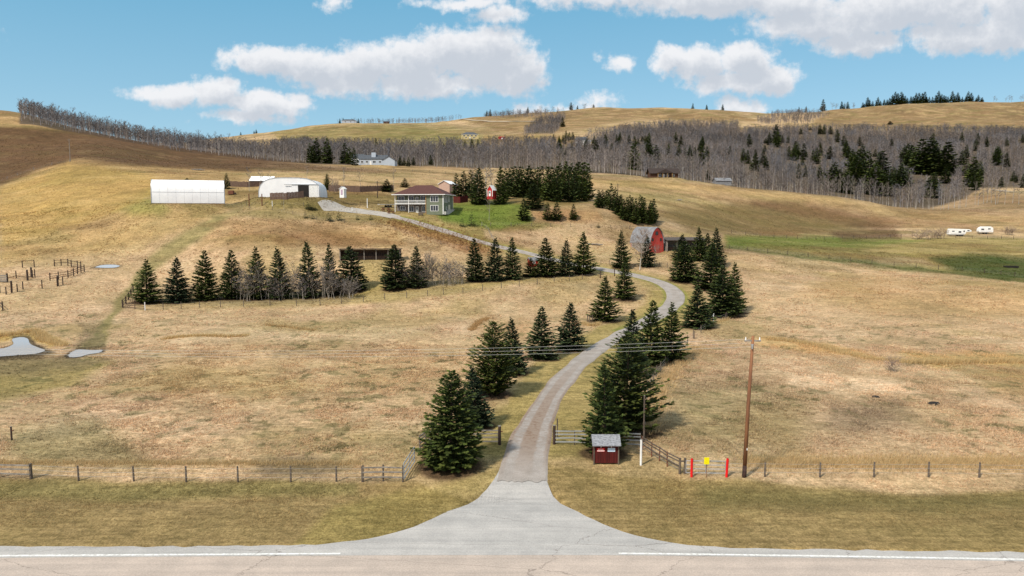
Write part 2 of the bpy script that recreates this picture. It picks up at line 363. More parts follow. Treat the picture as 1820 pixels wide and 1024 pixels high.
STRAW = np.array([.53, .375, .23]); GOLD = np.array([.37, .235, .10]); PALE = np.array([.60, .45, .30])
OLIVE = np.array([.215, .175, .055]); GREEN = np.array([.135, .19, .032]); BROWN = np.array([.12, .068, .036])
RUST = np.array([.27, .125, .05]); GREYB = np.array([.22, .17, .12]); DARKG = np.array([.06, .085, .02]); MAUVE=np.array([.47,.32,.21])
TREES_M = []      # mulch discs: x, y, r
PONDS = [[(-60,638),(-60,622),(0,621),(16,617),(24,612),(22,603),(36,600),(48,602),(54,612),(66,618),(80,624),(62,630),(24,633)],
         [(120,633),(128,626),(140,622),(164,623),(182,623),(176,628),(156,631),(142,635),(126,636)], [(168,476),(180,472),(200,471),(213,473),(205,476),(185,477)]]
REGIONS = [  # polygon, colour, strength, softness
 ([(-900,150),(0,195),(40,205),(160,222),(300,247),(480,280),(660,292),(860,295),(860,340),(560,345),(300,345),(0,400),(-900,420)], GOLD*1.02, .75, 8),
 ([(-900,140),(0,226),(130,232),(300,255),(430,275),(560,293),(700,306),(500,304),(430,303),(320,298),(240,293),(150,283),(124,286),(60,305),(0,329),(-900,420)], BROWN, .93, 4),
 ([(480,285),(640,296),(860,300),(880,345),(700,340),(560,335),(430,318)], STRAW*1.0, .55, 8),
 ([(0,330),(124,288),(270,300),(420,345),(400,380),(250,440),(0,470)], np.array([.42,.28,.115]), .7, 14),
 ([(200,375),(270,335),(300,372),(280,385)], GREEN*1.3+OLIVE*.3, .45, 10),
 ([(400,338),(470,335),(620,345),(700,345),(700,362),(560,372),(400,366)], OLIVE*.9, .8, 5),
 ([(400,366),(560,372),(640,398),(560,392),(420,378)], OLIVE*1.1, .5, 6),
 ([(540,362),(700,372),(780,400),(700,400),(600,392),(545,385)], OLIVE*1.1, .6, 5),
 ([(580,345),(700,345),(800,350),(940,350),(1040,350),(1050,362),(940,372),(930,392),(1000,402),(905,412),(860,408),(870,430),(960,452),(900,448),(780,405),(700,384)], OLIVE, .85, 4),
 ([(775,374),(815,360),(850,356),(900,360),(938,366),(942,395),(890,406),(830,400),(790,394)], GREEN*1.05, .92, 6),
 ([(940,375),(1010,368),(1060,375),(1070,392),(1000,396),(950,392)], RUST*1.2, .6, 8),
 ([(1060,330),(1250,350),(1350,372),(1240,372),(1120,362)], OLIVE*1.3, .5, 10),
 ([(1000,312),(1180,318),(1500,352),(1820,392),(1820,402),(1500,372),(1250,352),(1050,332)], np.array([.38,.25,.12]), .7, 8),
 ([(1170,375),(1330,360),(1460,372),(1560,400),(1450,415),(1330,420),(1230,412)], np.array([.23,.155,.07]), .8, 12),
 ([(1330,352),(1480,370),(1620,398),(1560,408),(1460,388),(1340,365)], BROWN*1.6, .55, 7),
 ([(1350,408),(1425,412),(1420,422),(1350,420)], RUST*1.1, .65, 7),
 ([(1540,385),(1900,380),(1900,402),(1700,404),(1560,400)], np.array([.34,.20,.09]), .6, 8),
 ([(1730,345),(1900,345),(1900,372),(1760,375)], np.array([.28,.19,.10]), .6, 8),
 ([(1285,420),(1450,420),(1600,424),(1700,422),(1900,424),(1900,510),(1780,492),(1640,478),(1400,450),(1290,438)], OLIVE*1.5, .8, 4),
 ([(1290,420),(1500,420),(1640,428),(1560,437),(1400,440),(1295,436)], GREEN*1.0, .7, 6),
 ([(1475,412),(1590,410),(1600,424),(1500,428)], BROWN*.9, .7, 6),
 ([(1650,458),(1720,452),(1900,462),(1900,508),(1800,496),(1700,482)], DARKG, .9, 6),
 ([(1290,437),(1400,450),(1640,477),(1800,494),(1800,500),(1640,483),(1400,454),(1290,441)], DARKG*1.4, .6, 3),
 ([(1540,458),(1640,460),(1660,472),(1560,468)], PALE*.9, .5, 5),
 ([(400,385),(560,392),(700,410),(720,430),(560,425),(420,430),(350,440),(360,410)], np.array([.34,.20,.085]), .55, 14),
 ([(690,392),(780,408),(860,436),(880,455),(830,450),(760,425),(700,405)], RUST, .5, 9),
 ([(420,400),(520,420),(600,432),(520,440),(400,445)], RUST*.9, .4, 12),
 ([(640,455),(700,455),(690,510),(640,520)], OLIVE*1.6, .55, 8),
 ([(240,520),(420,522),(620,514),(820,492),(1060,480),(1075,494),(900,508),(700,535),(560,545),(300,548),(240,545)], OLIVE*1.5, .6, 7),
 ([(250,515),(620,508),(620,536),(400,540),(260,542)], GREYB*.7, .6, 8),
 ([(700,488),(820,486),(830,505),(700,515)], GREYB*.9, .6, 8),
 ([(190,560),(235,490),(265,455),(330,410),(400,378),(428,372),(400,395),(330,440),(275,480),(235,520),(205,560),(180,615),(140,618)], np.array([.27,.225,.10]), .92, 6),
 ([(140,575),(180,575),(182,618),(138,618)], GREYB*.7, .45, 6),
 ([(-40,640),(170,636),(200,645),(120,690),(0,720),(-40,720)], OLIVE*1.2, .75, 12),
 ([(-40,632),(120,634),(185,640),(160,652),(60,668),(-40,672)], GREYB*.65, .5, 8),
 ([(40,760),(160,745),(230,790),(270,830),(60,832),(20,800)], DARKG*1.6, .38, 22),
 ([(450,815),(560,808),(620,828),(560,850),(460,848)], GREYB*.42, .6, 10),
 ([(280,625),(600,600),(900,640),(800,680),(560,720),(300,720)], np.array([.46,.32,.15]), .3, 30),
 ([(-1400,846),(-80,848),(200,852),(700,858),(740,856),(760,872),(880,905),(880,1100),(-1400,1100)], np.array([.30,.215,.095]), .88, 5),
 ([(-1400,848),(250,856),(640,858),(640,880),(250,888),(-1400,880)], GREEN*.7+GREYB*.3, .35, 10),
 ([(860,990),(895,840),(880,830),(830,850),(740,866),(600,900),(500,990)], OLIVE*1.4, .5, 10),
 ([(960,990),(960,825),(1040,835),(1160,850),(1320,850),(1500,868),(1640,880),(1900,865),(3200,865),(3200,1100),(960,1100)], np.array([.29,.21,.09]), .88, 7),
 ([(1240,862),(1600,876),(1900,880),(3200,880),(3200,900),(1500,905),(1250,900)], DARKG*1.3, .3, 16),
 ([(1160,680),(1320,640),(1480,690),(1640,760),(1500,790),(1340,820),(1160,780)], GREYB*.9, .28, 40),
 ([(1160,690),(1300,680),(1440,700),(1420,820),(1280,800),(1180,760)], OLIVE*1.2, .35, 40),
 ([(1480,720),(1600,712),(1640,745),(1540,765),(1470,755)], GREYB*.55, .4, 14),
 ([(1410,665),(1500,672),(1620,680),(1640,700),(1520,702),(1400,690)], PALE*1.1, .8, 10),
 ([(1340,596),(1480,610),(1560,640),(1440,632),(1350,612)], np.array([.56,.38,.17]), .7, 8),
 ([(1600,630),(1900,628),(1900,650),(1660,652)], np.array([.54,.37,.16]), .7, 6),
 ([(1700,650),(1900,648),(1900,720),(1760,700)], np.array([.36,.24,.10]), .5, 12),
 ([(1500,480),(1900,515),(1900,570),(1560,560),(1420,520)], np.array([.44,.28,.13]), .55, 20),
 ([(290,596),(420,586),(560,590),(640,584),(760,586),(700,602),(500,604),(300,606)], PALE*1.02, .7, 8),
 ([(840,570),(930,560),(960,590),(900,610),(840,590)], np.array([.48,.30,.15]), .5, 12),
 ([(-40,590),(60,590),(110,606),(90,618),(60,606),(40,600),(0,606),(-40,606)], np.array([.52,.36,.13]), .8, 5),
 # far slopes
 ([(480,232),(620,222),(700,220),(900,250),(860,262),(640,262),(500,252)], np.array([.25,.205,.075]), .9, 6),
 ([(650,232),(740,219),(800,222),(880,240),(820,262),(700,262)], np.array([.20,.19,.06]), .6, 8),
 ([(800,205),(1060,192),(1300,196),(1340,215),(1120,214),(1000,236),(880,232)], np.array([.30,.20,.105]), .95, 5),
 ([(1480,190),(1900,175),(1900,232),(1600,232),(1440,222)], np.array([.285,.19,.10]), .95, 5),
 ([(860,240),(1010,240),(1060,252),(1000,262),(860,262)], np.array([.33,.22,.09]), .9, 4),
]
WOODS = [  # pixel outlines of the ground the bare woods stand on, with the distance range
 ([(36,190),(150,205),(330,228),(470,250),(640,276),(860,286),(860,300),(760,296),(640,294),(520,302),(420,300),(330,292),(200,272),(90,242),(36,232)], 462, 760),
 ([(500,286),(640,293),(760,296),(1000,304),(1180,324),(1180,262),(1050,258),(800,266),(640,266),(500,256)], 490, 950),
 ([(1000,306),(1180,322),(1350,346),(1500,364),(1650,372),(1720,352),(1740,335),(2200,326),(2200,232),(1820,236),(1600,232),(1440,232),(1330,235),(1200,238),(1120,250),(1000,262)], 432, 1330),
 ([(1030,252),(1130,228),(1240,222),(1310,224),(1310,238),(1150,246),(1080,256)], 700, 1700),
 ([(930,238),(950,220),(975,212),(1005,208),(1000,222),(985,238)], 700, 1880),
 ([(860,209),(900,206),(1000,203),(1000,206),(900,210)], 1500, 1890),
 ([(600,221),(700,219),(830,213),(830,216),(700,222)], 1820, 1890),
 ([(1345,216),(1380,206),(1450,203),(1470,208),(1440,218),(1360,222)], 1300, 1890),
]
def in_woods(px, py, Y):
    w = np.zeros(px.shape)
    for poly, a, b in WOODS: w = np.maximum(w, poly_mask(px, py, poly, 3) * ((Y > a) & (Y < b)))
    return w
def ground_color(X, Y, Z):
    px, py = proj(X, Y, Z)
    wob = np.minimum(14, 1500 / np.maximum(Y, 30))
    w1 = (fbm(X / 6, Y / 9, 4, 31) - .5) * 2; w2 = (fbm(X / 6, Y / 9, 4, 77) - .5) * 2
    far = Y > 420
    w1 = np.where(far, (fbm(X / 45, Y / 45, 4, 31) - .5) * 2, w1); w2 = np.where(far, (fbm(X / 45, Y / 45, 4, 77) - .5) * 2, w2)
    qx = px + w1 * wob * 1.3; qy = py + w2 * wob * .7
    C = np.tile(STRAW, (len(X), 1))
    a = fbm(X / 14, Y / 20, 5, 3)[:, None]; C = C * (1 - sst(a, .52, .75) * .5) + MAUVE * sst(a, .52, .75) * .5
    a = fbm(X / 9 + 40, Y / 14, 5, 13)[:, None]; k = sst(a, .55, .8) * .6; C = C * (1 - k) + PALE * k
    a = fbm(X / 20 - 40, Y / 22, 5, 23)[:, None]; k = sst(a, .53, .72) * .45; C = C * (1 - k) + np.array([.34, .26, .105]) * k
    for poly, c, st, soft in REGIONS:
        m = (poly_mask(qx, qy, poly, soft) * st)[:, None]
        C = C * (1 - m) + np.asarray(c) * m
    # mown strip beside the drive
    near = (Y > 50) & (Y < 260) & (px > 520) & (px < 1420)
    dd = np.full(len(X), 99.0); idx = np.where(near)[0]
    if len(idx): dd[idx] = dist_line(X[idx], Y[idx], DRV)
    dw = dd + w1 * 1.6
    lim = np.where(px < 905, 5.5, 6.0)
    m = (1 - sst(dw, lim - 1, lim + 1.5)) * .85 * sst(Y, 60, 63) ; m = m * np.where(Y > 178, .6, 1)
    moc = np.array([.33, .26, .095]) * (.9 + .25 * fbm(X / 1.2, Y / 1.2, 3, 61))[:, None]
    C = C * (1 - m[:, None]) + moc * m[:, None]
    k = (1 - sst(dd, 2.2, 3.4)) * .5 * ((Y > 130) & (Y < 260)); C = C * (1 - k[:, None]) + GREEN * 1.3 * k[:, None]
    # dark damp clumps and hoof-trodden patches
    a = fbm(X / 1.5, Y / 1.7, 4, 91); b = fbm(X / 17, Y / 17, 3, 95)
    k = sst(a, .60, .70) * sst(b, .42, .62) * ((Y > 60) & (Y < 150)) * .55
    C = C * (1 - k[:, None]) + np.array([.12, .12, .045]) * k[:, None]
    a = fbm(X / 5, Y / 7, 4, 191); k = sst(a, .58, .70) * .22 * ((Y > 60) & (Y < 420))
    C = C * (1 - k[:, None]) + np.array([.22, .17, .085]) * k[:, None]
    # woods floor
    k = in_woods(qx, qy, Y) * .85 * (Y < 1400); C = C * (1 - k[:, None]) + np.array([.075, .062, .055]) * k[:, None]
    # far ground: broad tonal variation
    a = fbm(X / 60, Y / 90, 5, 55); k = sst(a, .45, .75) * .35 * (Y > 230); C = C * (1 - k[:, None] * .8)
    a = fbm(X / 22 + 9, Y / 9, 5, 141); b = fbm(X / 30, Y / 13 + 7, 5, 151); cc_ = fbm(X / 70, Y / 45, 4, 161)
    for v, lo, hi, col, st in ((a, .52, .66, (.20, .12, .055), .5), (b, .53, .68, (.19, .165, .06), .5), (cc_, .5, .7, (.24, .15, .07), .4), (1 - a, .55, .68, (.55, .40, .21), .35)):
        k = sst(v, lo, hi) * st * sst(Y, 170, 240) * (1 - in_woods(px, py, Y)); C = C * (1 - k[:, None]) + np.array(col) * k[:, None]
    for pl, c_, st in (([(775,374),(815,360),(850,356),(900,360),(938,366),(942,395),(890,406),(830,400),(790,394)], GREEN * 1.1, .7), ([(1290,420),(1500,420),(1640,428),(1560,437),(1400,440),(1295,436)], GREEN * .95, .6), ([(1650,458),(1720,452),(1900,462),(1900,508),(1800,496),(1700,482)], DARKG, .7), ([(-900,140),(0,226),(130,232),(300,255),(430,275),(560,293),(700,306),(500,304),(430,303),(320,298),(240,293),(150,283),(124,286),(60,305),(0,329),(-900,420)], BROWN, .8),
      ([(1170,375),(1330,360),(1460,372),(1560,400),(1450,415),(1330,420),(1230,412)], np.array([.17,.12,.05]), .55), ([(1330,352),(1480,370),(1620,398),(1560,410),(1460,390),(1340,366)], np.array([.15,.085,.045]), .65),
      ([(1290,436),(1400,449),(1640,476),(1800,493),(1800,500),(1640,483),(1400,455),(1290,441)], DARKG * 1.2, .65), ([(1475,412),(1590,408),(1602,424),(1500,429)], BROWN, .7), ([(1000,318),(1180,324),(1500,356),(1500,360),(1180,334),(1000,326)], np.array([.50,.34,.15]), .5),
      ([(1730,345),(1900,345),(1900,372),(1640,378),(1700,360)], np.array([.22,.13,.07]), .5), ([(690,392),(780,408),(860,436),(880,455),(830,450),(760,425),(700,405)], RUST, .5), ([(480,425),(560,410),(640,418),(720,432),(600,440),(500,440)], RUST * .8, .5),
      ([(0,335),(124,290),(270,310),(280,345),(180,390),(0,440)], np.array([.48,.32,.11]), .5)):
        k = poly_mask(qx, qy, pl, 6) * st * (.7 + .5 * fbm(X / 5, Y / 5, 3, 171)); C = C * (1 - k[:, None]) + c_ * k[:, None]
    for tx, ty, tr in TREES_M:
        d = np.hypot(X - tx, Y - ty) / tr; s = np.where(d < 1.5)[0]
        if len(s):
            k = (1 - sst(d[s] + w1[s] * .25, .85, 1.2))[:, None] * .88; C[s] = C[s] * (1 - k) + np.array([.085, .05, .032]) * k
    for pd in PONDS:
        c = np.array(pd).mean(0); k = poly_mask(px, py, [(c + (np.array(p) - c) * 1.28) for p in pd], 3)[:, None] * .85; C = C * (1 - k) + np.array([.09, .07, .05]) * k
    return C

# ------------------------------------------------------------------ tree prototypes
def conifer_data(Ht, Rad, seed, whorls=26, nbr=10, nodes=8, spray=.42, shape=.8, droop=.25, skirt=.03, irr=.18, wid=.34, gap=0.0):
    rg = random.Random(seed); V = []; tint = []
    lean = (rg.uniform(-.02, .02), rg.uniform(-.02, .02))
    for w in range(whorls):
        f = (w + rg.uniform(-.3, .3)) / (whorls - 1); f = min(max(f, 0), 1)
        z = Ht * (skirt + (1 - skirt) * f ** .95)
        if gap and rg.random() < gap: continue
        rr = Rad * ((1 - f) ** shape) * (1 - .35 * max(0, .12 - f) / .12) + .05
        n = max(4, int(nbr * (.45 + .55 * (1 - f)))); a0 = rg.uniform(0, 6.28)
        for b in range(n):
            a = a0 + 6.283 * b / n + rg.uniform(-.25, .25); r = rr * rg.uniform(1 - irr * 1.6, 1 + irr)
            if rg.random() < .07: r *= 1.18
            if rg.random() < .08: r *= .7
            up0 = (.35 * f + .02) - droop * (1 - f); bright = rg.uniform(.7, 1.3)
            nn = max(2, int(nodes * (.35 + .65 * r / Rad)))
            zz0 = z + rg.uniform(-1.1, 1.1) * Ht / whorls
            for k in range(nn):
                t = (k + .6) / nn; t = .12 + .88 * t
                x = math.cos(a) * r * t; y = math.sin(a) * r * t
                zz = zz0 + r * (up0 * t + .22 * t * t)
                for sd_ in (0, -1, 1):
                    aa = a + sd_ * rg.uniform(.5, 1.0) + rg.uniform(-.15, .15); l = spray * rg.uniform(.7, 1.2) * (.55 + .45 * (1 - f)) * (1.0 if sd_ == 0 else .85)
                    el = rg.uniform(-.35, .35) + (up0 + .3 * t) * .8
                    d = (math.cos(aa) * math.cos(el), math.sin(aa) * math.cos(el), math.sin(el))
                    ra = rg.uniform(-.9, .9); sx = -math.sin(aa); sy = math.cos(aa); ww = l * wid * .5
                    s = (sx * math.cos(ra) * ww, sy * math.cos(ra) * ww, math.sin(ra) * ww)
                    px_ = x + lean[0] * zz; py_ = y + lean[1] * zz; zz = max(zz, .06)
                    m = (px_ + d[0]*l*.45, py_ + d[1]*l*.45, zz + d[2]*l*.45 - .02)
                    V += [(px_, py_, zz), (m[0]+s[0], m[1]+s[1], m[2]+s[2]), (px_+d[0]*l, py_+d[1]*l, max(.03, zz+d[2]*l - .04)), (m[0]-s[0], m[1]-s[1], m[2]-s[2])]
                    c = bright * rg.uniform(.75, 1.25); yb = rg.uniform(.9, 1.12) * (1 + .22 * (t > .8))
                    tint.append((c * yb, c * (1 + .10 * (t > .8)), c * rg.uniform(.85, 1.15)))
    # leader
    for k in range(8):
        a = rg.uniform(0, 6.28); z = Ht * (.955 + .006 * k); l = .16 * Ht / 9
        V += [(0, 0, z), (math.cos(a)*.05, math.sin(a)*.05, z + l*.5), (math.cos(a)*l*.5, math.sin(a)*l*.5, z + l), (-math.sin(a)*.05, math.cos(a)*.05, z + l*.5)]; tint.append((1.1, 1.1, 1.1))
    return np.array(V, np.float32), np.array(tint, np.float32)
needle_m = {}
needle_m['spruce'] = attr_mat('spruce_needles', (.047, .066, .018), rnd=.3, rough=.8)
needle_m['blue'] = attr_mat('blue_spruce_needles', (.040, .059, .024), rnd=.25, rough=.8)
needle_m['pine'] = attr_mat('pine_needles', (.060, .078, .018), rnd=.15, rough=.8)
bark = pm('bark', (.11, .075, .05), col2=(.05, .035, .025), scale=6, stretch=(1, 1, .25), bump=.5)
pale_bark = pm('pale_bark', (.55, .50, .43), col2=(.26, .23, .20), scale=3, stretch=(1, 1, 1.5), bump=.2)
PROTO = {}
def make_conifer(key, name, mat_, Ht, **k):
    V, t = conifer_data(Ht, **k); Q = np.arange(len(V)).reshape(-1, 4)
    me = bigmesh(name + '_crown', V, Q, 4); add_tint(me, t); me.materials.append(mat_)
    mb = MB(); mb.tube([(0, 0, -.3), (0, 0, Ht * .3), (0, 0, Ht * .93)], [Ht * .018, Ht * .013, Ht * .003], 7)
    tm = bpy.data.meshes.new(name + '_trunk'); tm.from_pydata(mb.v, [], mb.f); tm.materials.append(bark)
    PROTO[key] = (name, me, tm, Ht, k['Rad'])
make_conifer('A', 'spruce_tree', needle_m['spruce'], 9, Rad=2.45, seed=1, whorls=34, nbr=13, nodes=10, spray=.55, shape=.74, irr=.14, wid=.6)
make_conifer('B', 'spruce_tree', needle_m['blue'], 9, Rad=2.3, seed=2, whorls=30, nbr=14, nodes=9, spray=.55, shape=.95, irr=.2, wid=.58)
make_conifer('C', 'spruce_tree', needle_m['spruce'], 9, Rad=2.4, seed=3, whorls=28, nbr=14, nodes=9, spray=.56, shape=.95, irr=.24, droop=.15, wid=.58)
make_conifer('D', 'spruce_tree', needle_m['blue'], 9, Rad=2.35, seed=4, whorls=31, nbr=14, nodes=9, spray=.54, shape=.9, irr=.18, wid=.58)
make_conifer('P', 'pine_tree', needle_m['pine'], 9, Rad=2.3, seed=5, whorls=32, nbr=16, nodes=9, spray=.6, shape=.5, irr=.28, droop=-.18, wid=.42)
make_conifer('W', 'spruce_tree', needle_m['spruce'], 9, Rad=2.4, seed=12, whorls=38, nbr=15, nodes=10, spray=.55, shape=.55, irr=.13, wid=.6)
make_conifer('F', 'spruce_tree', needle_m['spruce'], 12, Rad=2.3, seed=6, whorls=21, nbr=10, nodes=4, spray=1.3, shape=.75, irr=.26, wid=.6)
make_conifer('G', 'spruce_tree', needle_m['spruce'], 12, Rad=2.5, seed=8, whorls=22, nbr=10, nodes=4, spray=1.3, shape=.62, irr=.26, wid=.6, droop=.1)
make_conifer('S', 'spruce_tree', needle_m['blue'], 3, Rad=.95, seed=9, whorls=13, nbr=8, nodes=4, spray=.34, shape=.85, irr=.25, wid=.4)
def put_conifer(key, p, h, w, label, group, cat='spruce tree', mulch=0):
    name, cm, tm, H0, R0 = PROTO[key]
    if key == 'P': cat = 'pine tree'
    o = thing(name, p, label, cat, group, RNG.uniform(0, 6.28)); s = h / H0; sx = w / 2 / (R0 * .93)
    o.scale = (sx * RNG.uniform(.92, 1.08), sx, s); o.rotation_euler = (R(RNG.uniform(-2, 2)), R(RNG.uniform(-2, 2)), o.rotation_euler[2])
    link('crown', cm, None, o); link('trunk', tm, None, o)
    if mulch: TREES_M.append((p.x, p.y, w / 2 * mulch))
    return o
def tree_px(key, px, yb, yt, wpx, label, group, mulch=0, y0=40, y1=2600):
    p = G(px, yb, y0, y1); s = ppm(p.y)
    return put_conifer(key, p, (yb - yt) / s * 1.02, wpx / s, label, group, mulch=mulch)
AL, AR = 'spruces lining the left side of the drive', 'spruces lining the right side of the drive'
NEAR = [
 ('W',803,829,662,106,'largest dense spruce left of the drive, nearest the road, before the rail fence',AL,1.1),
 ('B',846,757,652,66,'dark bluish spruce half hidden behind the largest spruce left of the drive',AL,1.1),
 ('P',875,702,574,84,'bushy broad pine with an uneven top, third tree up the drive\'s left side',AL,1.05),
 ('B',911,664,567,56,'bluish narrow spruce right behind the bushy pine left of the drive',AL,1.1),
 ('D',961,637,546,58,'evenly conical spruce, fifth up the left side of the drive',AL,1.1),
 ('D',1012,622,539,58,'full dark spruce, sixth up the left side of the drive where it disappears behind trees',AL,1.1),
 ('C',1074,571,494,58,'broad ragged spruce on the field edge inside the bend of the drive',AL,1.1),
 ('C',1109,531,463,44,'slim dark spruce on the mown grass inside the bend, in front of the birch',AL,1.1),
 ('C',1075,806,646,88,'brownish ragged spruce directly behind the small red shed at the gate',AR,1.0),
 ('P',1110,766,594,124,'tall bushy green pine right behind the ragged spruce of the red gate shed',AR,1.0),
 ('D',1121,668,552,62,'tall spruce with lower half hidden behind the bushy pine right of the drive',AR,0),
 ('A',1154,648,537,64,'full spruce in the middle of the tight right hand row beside the drive',AR,0),
 ('C',1192,640,541,60,'spruce at the right end of the tight row by the wire fence posts',AR,.9),
 ('B',1240,582,511,64,'spruce on the outside of the drive bend, nearest of the right clump',AR,1.0),
 ('A',1284,562,478,68,'large dark spruce at the front right of the clump beyond the bend',AR,1.0),
 ('C',1303,556,471,48,'spruce at the far right edge of the clump against the straw field',AR,1.0),
 ('C',1262,513,435,62,'broad spruce in the middle of the right clump beyond the bend',AR,1.0),
 ('A',1218,499,432,58,'round based spruce left in the right clump, right above the drive bend',AR,1.1),
 ('B',1209,464,418,34,'small spruce at the upper left of the right clump near the long low cattle shed',AR,0),
 ('C',1243,464,407,32,'tall thin spruce standing in front of the end of the low cattle shed',AR,0),
 ('B',1273,474,408,36,'tall spruce at the upper right of the right clump by the green pasture',AR,0),
 ('D',1258,458,416,28,'slender spruce wedged between two taller ones at the back of the right clump',AR,0),
 ('C',1105,476,413,36,'pointed dark spruce left of the bare birch before the red barn','spruces by the barn',1.0),
 ('B',1151,474,420,30,'dark spruce right of the bare birch, covering part of the red barn','spruces by the barn',.9),
]
g2_ = 'spruces along the middle stretch of the drive'
NEAR += [('A',846,500,428,40,'leftmost spruce of the middle row, next to the bare grey thicket',g2_,.9),
 ('B',879,499,425,40,'second spruce from the left in the middle row below the drive',g2_,.9),
 ('D',911,496,425,38,'third spruce of the middle row, left of the little red hut',g2_,.9),
 ('C',943,492,460,34,'low squat spruce at the little red hut in the middle row',g2_,.9),
 ('A',972,491,426,44,'broad spruce right of the little red hut in the middle row',g2_,.9),
 ('B',1004,490,428,36,'narrower spruce second from the right in the middle row',g2_,.9),
 ('C',1037,487,416,46,'widest spruce at the right end of the middle row by the drive',g2_,.9)]
rr0 = random.Random(2); g3_ = 'spruces in the long row across the left field'
for i, (k, px, yb, yt, w, lb) in enumerate([
 ('C',261,538,465,46,'first spruce of the long left row, in the fence corner beside the farm track'),
 ('B',315,537,460,42,'second spruce from the left in the long left row, with a thin top'),
 ('A',365,533,449,46,'third spruce from the left in the long row, full and dense'),
 ('A',412,531,448,42,'fourth spruce from the left in the long row'),
 ('C',457,530,443,44,'fifth spruce from the left, its base veiled by pale bare saplings'),
 ('B',499,530,443,40,'sixth spruce from the left, almost covered by bare grey branches'),
 ('B',551,528,432,38,'tallest topped spruce rising out of the bare thicket in the left row'),
 ('C',588,525,437,36,'spruce just left of the dark open cattle shed, rising from the thicket'),
 ('A',625,516,441,50,'wide spruce standing in front of the dark open cattle shed'),
 ('A',703,512,438,48,'spruce right of the gap in front of the open cattle shed'),
 ('D',741,510,440,36,'last spruce of the long left row, behind leaning white stems')]):
    NEAR.append((k, px, yb, yt, w * rr0.uniform(1.06, 1.24), lb, g3_, .9))
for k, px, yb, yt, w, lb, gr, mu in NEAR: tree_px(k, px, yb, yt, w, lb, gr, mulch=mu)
SM = [('S',838,402,379,17,'taller of the two small spruces on the slope below the house lawn','young spruces on the house lawn'),
 ('S',821,403,388,12,'shorter of the two small spruces on the slope below the house lawn','young spruces on the house lawn'),
 ('F',973,391,362,16,'thin young spruce on the rusty bank, left of three','young spruces on the rusty bank'),
 ('F',989,392,361,18,'thin young spruce on the rusty bank, middle of three','young spruces on the rusty bank'),
 ('F',1019,391,365,14,'thin young spruce on the rusty bank, right of three','young spruces on the rusty bank'),
 ('G',932,392,357,20,'dark young spruce at the right edge of the bright green lawn','young spruces on the rusty bank'),
 ('A',949,372,327,36,'broad dark spruce at the top right corner of the bright green lawn','spruces around the house'),
 ('A',852,363,303,38,'large spruce right of the dark red fence panel beside the house','spruces around the house'),
 ('A',890,363,300,28,'tall spruce just right of the little red shed behind the house','spruces around the house'),
 ('G',812,350,312,18,'spruce directly behind the right end of the house roof','spruces around the house'),
 ('G',824,352,309,22,'spruce behind the dark red fence panel','spruces around the house'),
 ('G',838,350,307,20,'spruce between the fence panel and the grey leafless trees','spruces around the house'),
 ('G',687,341,321,18,'round spruce behind the yard fence, left of the house roof','spruces around the house'),
 ('F',719,333,318,13,'small spruce peeking over the left end of the house roof','spruces around the house'),
 ('G',403,336,311,12,'narrow dark spruce at the right end of the long white shelter','spruces in the yard'),
 ('P',581,338,311,11,'slim yellowish pine right behind the arched white shelter','spruces in the yard'),
 ('F',332,325,317,8,'tiny tree top showing over the roof of the long white shelter','spruces in the yard'),
 ('S',548,373,362,14,'round dark juniper bush by the gravel yard, left one','bushes by the gravel yard'),
 ('S',556,374,366,14,'low spreading juniper by the gravel yard, right one','bushes by the gravel yard'),
 ('S',543,388,376,9,'small young spruce, first from the left in the row below the yard','young trees below the gravel yard'),
 ('S',556,390,381,8,'very small young spruce, second from the left in the row below the yard','young trees below the gravel yard'),
 ('S',584,392,378,12,'young spruce, third from the left below the yard','young trees below the gravel yard'),
 ('S',588,394,383,9,'little spruce leaning on the third one below the yard','young trees below the gravel yard'),
 ('S',603,392,378,12,'young spruce, in the middle of the row below the yard','young trees below the gravel yard'),
 ('S',635,391,382,8,'tiny spruce below the gravel drive, second from the right','young trees below the gravel yard'),
 ('S',659,391,383,7,'tiny spruce below the gravel drive, rightmost of the row','young trees below the gravel yard'),
 ('S',1063,405,399,7,'tiny bushy spruce by the wire fence above the barn','young trees by the barn')]
for k, px, yb, yt, w, lb, gr in SM: tree_px(k, px, yb, yt, w, lb, gr, y0=150, y1=420)
rr = random.Random(11)
for i in range(13):
    px = 898 + i * 5.2; tree_px(rr.choice('FG'), px, rr.uniform(346, 355), rr.uniform(296, 306), 20, 'tall dark spruce in the dense stand between the little red shed and the lawn corner', 'dense spruce stand behind the lawn', y0=200, y1=420)
for i in range(17):
    px = 972 + i * 4.4 + rr.uniform(-1, 1); tree_px(rr.choice('FG'), px, rr.uniform(350, 359), rr.uniform(290, 303) + (6 if i < 6 else 0), 21, 'tall dark spruce in the dense stand at the right end above the rusty bank', 'dense spruce stand at the hilltop end', y0=200, y1=420)
for i in range(24):
    t = i / 23; px = 1064 + 100 * t + rr.uniform(-3, 3); yb = 366 + 32 * min(1, t * 1.6) + rr.uniform(-5, 2)
    if i < 5: yb = 366 + rr.uniform(-4, 4)
    tree_px(rr.choice('FG'), px, yb, yb - rr.uniform(28, 46) * (.6 if i < 5 else 1), 15, 'dark young spruce packed into the isolated thicket on the open slope above the barn', 'spruce thicket on the slope above the barn', y0=200, y1=420)
FARPOS = []
